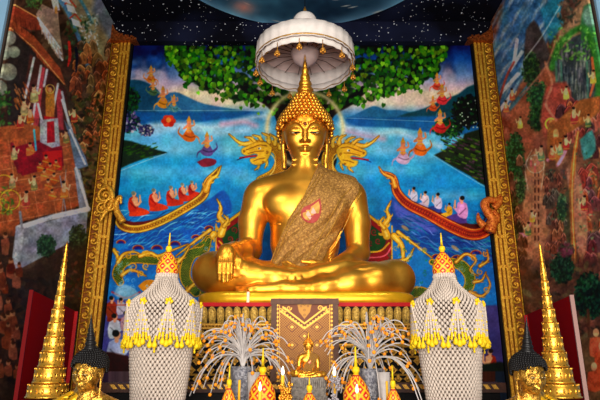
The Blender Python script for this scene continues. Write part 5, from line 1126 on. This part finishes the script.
# garland towers: nets of white beads with yellow flowers, a woven bud on top
def garland_tower(Y=5.2):
    rad = lambda px, y: px*(P(CX+1, y, Y)[0]-P(CX, y, Y)[0]); zz = lambda y: P(0, y, Y)[2]
    cx = P(167, 275, Y)[0]; base = np.array((cx, Y, zz(404)-.05))
    t = thing('garland_tower', base, 'tall white bead-net garland tower with yellow flowers at the left of the altar', 'flower stand', 'white bead-net garland towers')
    low = [(404,25.5),(385,27),(360,29),(335,30.5),(318,30.5)]; up = [(337,34.5),(325,35.5),(312,35),(304,33),(300,28.5),(296,23),(290,17),(284,12.5),(278,10)]
    cr = MB(); cr.lathe([(rad(r, y)*.93, zz(y)-base[2]) for y, r in low]+[(rad(r, y)*.9, zz(y)-base[2]) for y, r in up[3:]], base, 36); cr.build('lining', M['core'], t, True)
    def net(name, prof, dz, n0, s):
        ys = [y for y, _ in prof][::-1]; rs = [r for _, r in prof][::-1]; z0, z1 = zz(prof[0][0]), zz(prof[-1][0]); mb = MB(); k = 0; zl = np.linspace(300-20, 410, 400)
        zf = np.array([zz(q) for q in zl]); 
        # march along the profile
        P2 = np.array([(rad(np.interp(q, ys, rs), q), zz(q)) for q in np.linspace(prof[0][0], prof[-1][0], 200)]); sl = np.concatenate([[0], np.cumsum(np.linalg.norm(np.diff(P2, axis=0), axis=1))])
        for d in np.arange(0, sl[-1], dz):
            r = np.interp(d, sl, P2[:, 0]); z = np.interp(d, sl, P2[:, 1]); n = n0
            for i in range(n):
                a = 2*PI*(i+.5*(k % 2))/n; tw = .5*(1 if (k//1) % 2 else -1); e = np.array((-math.sin(a), math.cos(a), 0)); ww = min(s*.42, PI*r/n*.8)
                mb.ell((base[0]+r*math.cos(a), Y+r*math.sin(a), z), (ww, ww, s*.56), 5, 4)
            k += 1
        return mb.build(name, M['bead'], t, True)
    net('bead_net', low, .028, 42, .042); net('bead_cape', up, .026, 46, .036)
    mb = MB(); 
    for i in range(26): a = 2*PI*i/26; r = rad(10, 277); mb.ell((cx+r*math.cos(a), Y+r*math.sin(a), zz(277)), (.016,.016,.022), 6, 4)
    for i in range(26): a = 2*PI*i/26; r = rad(9.6, 277); mb.ell((cx+r*math.cos(a), Y+r*math.sin(a), zz(277)+.018), (.015,.015,.016), 6, 4)
    mb.build('bead_collar', M['bead'], t, True)
    # hanging tassels
    for g in range(9):
        a0 = 2*PI*(g+.25)/9; R = rad(35.5, 320); q = MB(); w = MB()
        for da, y0, y1 in ((-.3,318,344),(-.2,313,343),(-.1,309,341),(0,306,343),(.1,309,341),(.2,313,343),(.3,318,344)):
            a = a0+da*.95; L = int((y1-y0)/1.7)
            for i in range(L):
                y = y0+1.7*i; b = a0+da*(.35+.65*i/L); rr = rad(36.6, y)
                p = (cx+rr*math.cos(b), Y+rr*math.sin(b), zz(y)); (q if (i > L-4 or (i % 5 == 3 and abs(da) > .05)) else w).ell(p, (.0125,.0125,.015), 5, 4)
            rr = rad(37, y1); p = np.array((cx+rr*math.cos(b), Y+rr*math.sin(b), zz(y1)))
            if abs(da) in (.3, .1, 0): q.lathe([(.004,.036),(.016,.014),(.027,-.014),(.017,-.032),(.005,-.036)], p-(0,0,.012), 7)
        ts = w.build('tassel', M['bead'], t, True); q.build('yellow_blossoms', M['yellow'], ts, True)
        s = MB(); p = np.array((cx+rad(34.4, 305)*math.cos(a0), Y+rad(34.4, 305)*math.sin(a0), zz(305)))
        d = np.array((math.cos(a0), math.sin(a0), 0)); e = np.array((-math.sin(a0), math.cos(a0), 0))
        for k in range(5): b = 2*PI*k/5; s.ell(p+d*.01+e*.024*math.cos(b)+np.array((0,0,.024*math.sin(b))), (.016,.016,.016), 6, 4)
        s.ell(p+d*.02, .014, 6, 4); s.build('star_flower', M['yellow'], t, True)
    for k in range(10):
        a = 2*PI*(k+.6)/10; s = MB(); rr = rad(34.5, 352)
        for j in range(3): s.ell((cx+rr*1.04*math.cos(a), Y+rr*1.04*math.sin(a), zz(347+j*2.6)), (.011,.011,.016), 5, 4)
        if k % 2: s.build('yellow_drop', M['yellow'], t, True)
    bud(t, (cx, Y, zz(277)), rad(11, 266), zz(251)-zz(277), zz(233)-zz(251))
    MB().lathe([(rad(26, 400),-1.15),(rad(27, 400),-.08),(rad(28, 400),0.0)], base, 32).build('stand', M['redbrown'], t)
    return t
def budmat():
    m, nt, b = new_mat('red_yellow_lattice'); tc = nt.nodes.new('ShaderNodeTexCoord'); a = nt.nodes.new('ShaderNodeVertexColor'); a.layer_name = 'paint'
    nt.links.new(a.outputs['Color'], b.inputs['Base Color']); b.inputs['Roughness'].default_value = .6; return m
M['bud'] = budmat()
def bud(parent, c, R, H, N, knob=True):
    """woven lotus bud in yellow and red lozenges with knob and needle"""
    nz, na = 46, 96; G = np.zeros((nz, na+1, 3)); C = np.zeros((nz, na+1, 3))
    zp = [0,.08,.22,.4,.6,.8,.93,1]; rp = [.78,.93,1.0,.98,.82,.52,.26,.12]
    for i in range(nz):
        w = i/(nz-1); r = R*np.interp(w, zp, rp)
        for j in range(na+1):
            a = 2*PI*j/na; G[i, j] = (c[0]+r*math.cos(a), c[1]+r*math.sin(a), c[2]+H*w)
            u_ = a/(2*PI)*7; v_ = w*2.8; s_ = abs((u_+v_) % 1-.5)*2; q_ = abs((u_-v_) % 1-.5)*2; m_ = max(1-s_, 1-q_) if False else min(s_, q_)
            col = (240,176,10)
            if m_ > .26 and w < .9: col = (190,4,10)
            if m_ > .74 and w < .9: col = (250,200,90)
            if w < .05 or .9 < w < .94: col = (166,4,10)
            C[i, j] = col
    o = painted_grid('woven_bud', G, C, M['bud'], parent); o.data.polygons.foreach_set('use_smooth', [True]*len(o.data.polygons))
    k = MB(); z = c[2]+H; k.lathe([(R*.16,-.01),(R*.3,H*.06),(R*.26,H*.16),(R*.12,H*.2),(R*.13,N*.25),(R*.08,N*.6),(R*.05,N)], (c[0], c[1], z), 12)
    k.build('needle', M['yellow'], parent, True)
gt = garland_tower(); gx = P(444, 275, 5.2)[0]
g2 = dup(gt, (gx, 5.2, gt.location[2]), 'tall white bead-net garland tower with yellow flowers at the right of the altar', rz=.35)

# ------------------------------------------------------------------ offerings table (below the frame's edge) and what stands on it
ZT = 1.05
t = thing('offering_table', (0, 5.35, 0), 'low altar table with brown cloth that carries the candles, vases and woven lotus buds', 'table')
MB().box((-.84, 4.72, ZT-.05), (.93, 5.95, ZT)).build('tabletop', M['redbrown'], t)
MB().box((-.8, 4.78, .0), (.89, 5.9, ZT-.05)).build('skirt', M['brown'], t)

def phum(x, ytip, yknob, ytop, yb, hw, Y, label):
    rr = hw*(P(CX+1, yb, Y)[0]-P(CX, yb, Y)[0]); c = P(x, yb, Y); z = lambda y: P(0, y, Y)[2]
    t = thing('woven_lotus_bud', (c[0], Y, ZT), label, 'lotus bud offering', 'red and yellow woven lotus-bud offerings')
    H = z(ytop)-z(yb-0); zb = z(yb)-H*.7
    bud(t, (c[0], Y, zb), rr, z(ytop)-zb, z(ytip)-z(ytop))
    MB().lathe([(rr*.7,0),(rr*.75,.02),(rr*.4,.03),(rr*.35,max(.04, (zb-ZT)*.7)),(rr*.8,max(.05, zb-ZT+.01))], (c[0], Y, ZT), 20).build('stand', M['gold'], t, True); return t
phum(262.3, 348, 370, 373, 393, 13.5, 5.0, 'big woven lotus bud in front of the left silver vase'); phum(356.5, 346.5, 368, 373, 393, 13.5, 5.0, 'big woven lotus bud in front of the right silver vase')
phum(228.3, 364, 383, 386, 408, 9, 4.9, 'small woven lotus bud leftmost of the row, beside the left garland tower'); phum(309.5, 378, 389, 391, 410, 10.5, 4.9, 'small woven lotus bud in the middle, before the little golden statue'); phum(394, 365, 384, 387, 408, 9.5, 4.9, 'small woven lotus bud rightmost of the row, near the right garland tower')

def candle(x, ytop, Y, label, lit=True, w=1.9, y1=400):
    c = P(x, ytop, Y); r = w*(P(CX+1, 390, Y)[0]-P(CX, 390, Y)[0]); zt = P(0, ytop+(9 if lit else 0), Y)[2]
    t = thing('altar_candle', (c[0], Y, ZT), label, 'candle', 'yellow altar candles')
    MB().lathe([(r,0),(r,zt-ZT-.01),(r*.8,zt-ZT)], (c[0], Y, ZT), 14).build('wax_body', M['wax'], t, True)
    if lit: h = P(0, ytop, Y)[2]-zt; MB().lathe([(.003,-.004),(r*.75,h*.2),(r*.8,h*.4),(r*.45,h*.75),(.001,h)], (c[0], Y, zt), 10).build('flame', M['flame'], t, True)
    MB().lathe([(r*2.2,0),(r*2.2,.012),(r*1.1,.02)], (c[0], Y, ZT), 16).build('dish', M['gold'], t, True)
candle(282.8, 366, 5.15, 'lit yellow candle between the left big lotus bud and the little golden statue'); candle(334.3, 366.5, 5.15, 'lit yellow candle between the little golden statue and the right big lotus bud')
candle(260.2, 382, 4.72, 'lit yellow candle right in front of the left big lotus bud', w=1.7); candle(356.8, 384, 4.72, 'lit yellow candle right in front of the right big lotus bud', w=1.7)
candle(239.5, 380, 5.15, 'thin unlit yellow candle beside the leftmost small lotus bud', False, 1.3); candle(386.6, 381, 5.12, 'thin unlit yellow candle beside the rightmost small lotus bud', False, 1.2)

def flower_bunch(x, y0, Y, material, label, seed):
    r = np.random.default_rng(seed); c = P(x, 396, Y); t = thing('metal_flower_bunch', (c[0], Y, ZT), label, 'ornament')
    z = lambda y: P(0, y, Y)[2]
    MB().lathe([(.035,0),(.04,.02),(.02,.04),(.03,.09),(.04,.12)], (c[0], Y, ZT), 12).build('vase', material, t, True)
    for i in range(15):
        p = np.array((c[0]+r.uniform(-.05,.05), Y+r.uniform(-.05,.05), r.uniform(ZT+.13, z(y0)))); m = MB().tube([(c[0], Y, ZT+.1), p], .003, 4)
        for k in range(5): a = 2*PI*k/5+r.uniform(0,1); m.ell(p+np.array((.017*math.cos(a), -.004, .017*math.sin(a))), (.012,.008,.012), 6, 4)
        m.ell(p-(0,.01,0), .008, 6, 4); m.build('blossom', material, t, True)
flower_bunch(285.5, 379, 5.05, M['gold'], 'little bunch of golden metal flowers right of the left big lotus bud', 3); flower_bunch(333.5, 378, 5.05, mat('shiny_silver', (150,144,148), .55, .4), 'little bunch of silver metal flowers left of the right big lotus bud', 4)

PROTO = {}
def bouquet(x, y, Y, hx, seed, lab, vlab):
    r = np.random.default_rng(seed); u_ = P(CX+1, 370, Y)[0]-P(CX, 370, Y)[0]; c = P(x, y, Y); zv = c[2]-.06
    v = thing('silver_vase', (c[0], Y, ZT), vlab, 'vase', 'embossed silver vases')
    MB().lathe([(.1,0),(.105,.03),(.085,.06),(.1,(zv-ZT)*.5),(.115,(zv-ZT)*.85),(.13,zv-ZT),(.11,zv-ZT),(.09,(zv-ZT)*.5)], (c[0], Y, ZT), 28).build('vase_body', M['silver'], v, True)
    mb = MB()
    for z in (.08, (zv-ZT)*.5, (zv-ZT)*.9): mb.lathe([(.112,z-.008),(.122,z),(.112,z+.008)], (c[0], Y, ZT), 24, cap=False)
    mb.build('rings', M['silver'], v, True)
    t = thing('berry_bouquet', (c[0], Y, zv-.05), lab, 'bouquet', 'drooping silver-grey bouquets with orange berries')
    for i in range(78):
        a = r.uniform(0, 2*PI); el = r.uniform(-.35, 1.4); L = hx*u_*r.uniform(.72, 1.0); d = np.array((math.cos(a), .5*math.sin(a)-.12, 0)); p0 = np.array((c[0], Y, zv+.0))
        out = L*(.25+.75*math.cos(el)) if el > 0 else L; up = L*.8*math.sin(max(el, 0))+.06; drop = L*(.1 if el > .6 else .75*(.6-el)**1.1)
        K = catmull([p0-(0,0,.03), p0+d*out*.12+(0,0,.07+up*.35), p0+d*out*.5+(0,0,.08+up*.85-drop*.12), p0+d*out*.82+(0,0,.05+up-drop*.5), p0+d*out+(0,0,.0+up*.95-drop)], 4)
        K[:, 2] = np.maximum(K[:, 2], ZT+.02)
        s = MB().tube(K, np.linspace(.0075, .005, len(K)), 5).build('frond', M['stem'], t)
        for q in range(1 if r.random() < .72 else 2):
            pb = K[-1-q*4-int(r.integers(0, 3))]+r.uniform(-.014, .014, 3)
            if 'berry' not in PROTO: PROTO['berry'] = MB().ell(pb, .0185, 8, 6).build('berry', M['orange'], s, True, ); PROTO['at'] = pb; ORG['berry_at'] = ORG[s.name]; continue
            bo = PROTO['berry'].copy(); COL.objects.link(bo); bo.parent = s; bo.location = pb-PROTO['at']+ORG['berry_at']-ORG[s.name]
bouquet(243, 360, 5.5, 56, 11, 'left drooping silver-grey bouquet with orange berries, beside the left garland tower', 'embossed silver vase under the left berry bouquet')
bouquet(370, 362, 5.5, 58, 12, 'right drooping silver-grey bouquet with orange berries, beside the right garland tower', 'embossed silver vase under the right berry bouquet')
for x, lab in ((255, 'slim grey fluted vase just right of the left silver vase'), (382, 'slim grey fluted vase just right of the right silver vase')):
    c = P(x, 372, 5.42); t = MB().lathe([(.055,0),(.06,.02),(.045,.05),(.052,.2),(.06,c[2]-ZT),(.05,c[2]-ZT)], (c[0], 5.32, ZT), 24, mod=lambda a, z: 1+.06*math.cos(a*9)).build('fluted_vase', M['stem'], None, True, (c[0], 5.32, ZT)); tag(t, lab, 'vase')

# little golden statue on its tiered stone stand
c = P(308.5, 377, 5.45); t = thing('stone_stand', (c[0], 5.45, ZT), 'grey carved tiered stand under the little golden statue', 'stand')
hh = c[2]-ZT
for i, (a, b, w) in enumerate(((0,.25,.19),(.25,.36,.165),(.36,.62,.175),(.62,.74,.16),(.74,1.,.165))):
    mb = MB().box((c[0]-w, 5.45-w*.8, ZT+hh*a), (c[0]+w, 5.45+w*.8, ZT+hh*b))
    if i % 2 == 0:
        for k in range(9): mb.ell((c[0]-w+w*2*(k+.5)/9, 5.45-w*.8, ZT+hh*(a+b)/2), (w*.09,.014,hh*(b-a)*.4), 6, 4)
    mb.build('tier', M['grey'], t)
s2 = dup(statue, (c[0]-.02*0, 5.43, c[2]-.004), 'little golden seated statue on a grey carved stand in front of the screen', scale=(.103,.103,.103)); s2.name = 'buddha_statue'; s2['category'] = 'statue'
for ch in s2.children:
    if ch.name.startswith('sash'): ch['label'] = 'thin gold sash'; 

# ------------------------------------------------------------------ two dark-haired gilded busts in the front corners
def bust(cx, cy, Y, yaw, label, flip):
    u_ = P(CX+1, 372, Y)[0]-P(CX, 372, Y)[0]; u = 14.3*u_; c = P(cx, cy+1, Y)
    fr = head_frame(c, u, math.radians(8), yaw); T, R, _ = fr; h = u/11
    zb = c[2]-.62
    t = thing('buddha_bust', (c[0], Y, zb), label, 'statue', 'gold-leafed busts with black hair')
    S = SDF(c-np.array((.42,.3,.66)), c+np.array((.42,.32,.2)), h); head_sdf(S, fr)
    nb = c+np.array((0,.06,-.12)); S.cap(nb, c+np.array((0,.07,-.2)), .06, .075, .03)
    S.cap(c+np.array((-.17,.08,-.28)), c+np.array((.17,.08,-.28)), .075, .075, .05); S.ell(c+np.array((0,.08,-.36)), (.2,.11,.2), .06)
    for s in (-1, 1): S.cap(c+np.array((s*.05,.08,-.17)), c+np.array((s*.18,.08,-.26)), .045, .07, .05); S.cap(c+np.array((s*.22,.08,-.28)), c+np.array((s*.26,.06,-.62)), .07, .055, .04)
    V, Q = S.mesh(); mesh_obj('body', V, Q, M['gold_leaf'], t, True)
    # robe over one shoulder
    S2 = SDF(c-np.array((.42,.3,.66)), c+np.array((.42,.32,-.14)), h*1.3)
    S2.cap(c+np.array((-.17,.08,-.28)), c+np.array((.17,.08,-.28)), .075, .075, .05); S2.ell(c+np.array((0,.08,-.36)), (.2,.11,.2), .06)
    for s in (-1, 1): S2.cap(c+np.array((s*.05,.08,-.17)), c+np.array((s*.18,.08,-.26)), .045, .07, .05); S2.cap(c+np.array((s*.22,.08,-.28)), c+np.array((s*.26,.06,-.62)), .07, .055, .04)
    X = S2.ax[0][:, None, None]-c[0]; Z = S2.ax[2][None, None, :]-c[2]
    pl = (-(X*flip)*.75-(Z+.24)*.66).astype(np.float32)-.055       # diagonal hem
    fold = .004*np.sin((X*flip*.66-Z*.75)*90)
    S2.F = np.maximum(np.maximum(S2.F-.014-fold, -pl-.1), -(S2.F-.002)).astype(np.float32)
    V, Q = S2.mesh(); mesh_obj('robe', V, Q, M['gold_yellow'], t, True)
    hb = MB(); hair_mesh(hb, fr, 1.55, 2.4, .085, 'short'); hb.build('hair', M['black_hair'], t, True)
    sb = MB(); spire(sb, fr, 1.5, 4.0, .44, 8, 16); sb.build('spire', M['black_hair'], t, True); eyes(t, fr)
    MB().lathe([(.3,-zb+.02),(.3,-.1),(.24,0.01)], (c[0], Y+.08, zb), 28, ry=.6).build('pedestal', M['redbrown'], t)
    return t
bust(86, 371, 4.2, math.radians(-20), 'gold-leafed bust with black spired hair in the bottom left corner, turned outwards', 1)
bust(532, 374, 4.2, math.radians(16), 'gold-leafed bust with black spired hair in the bottom right corner, turned outwards', -1)
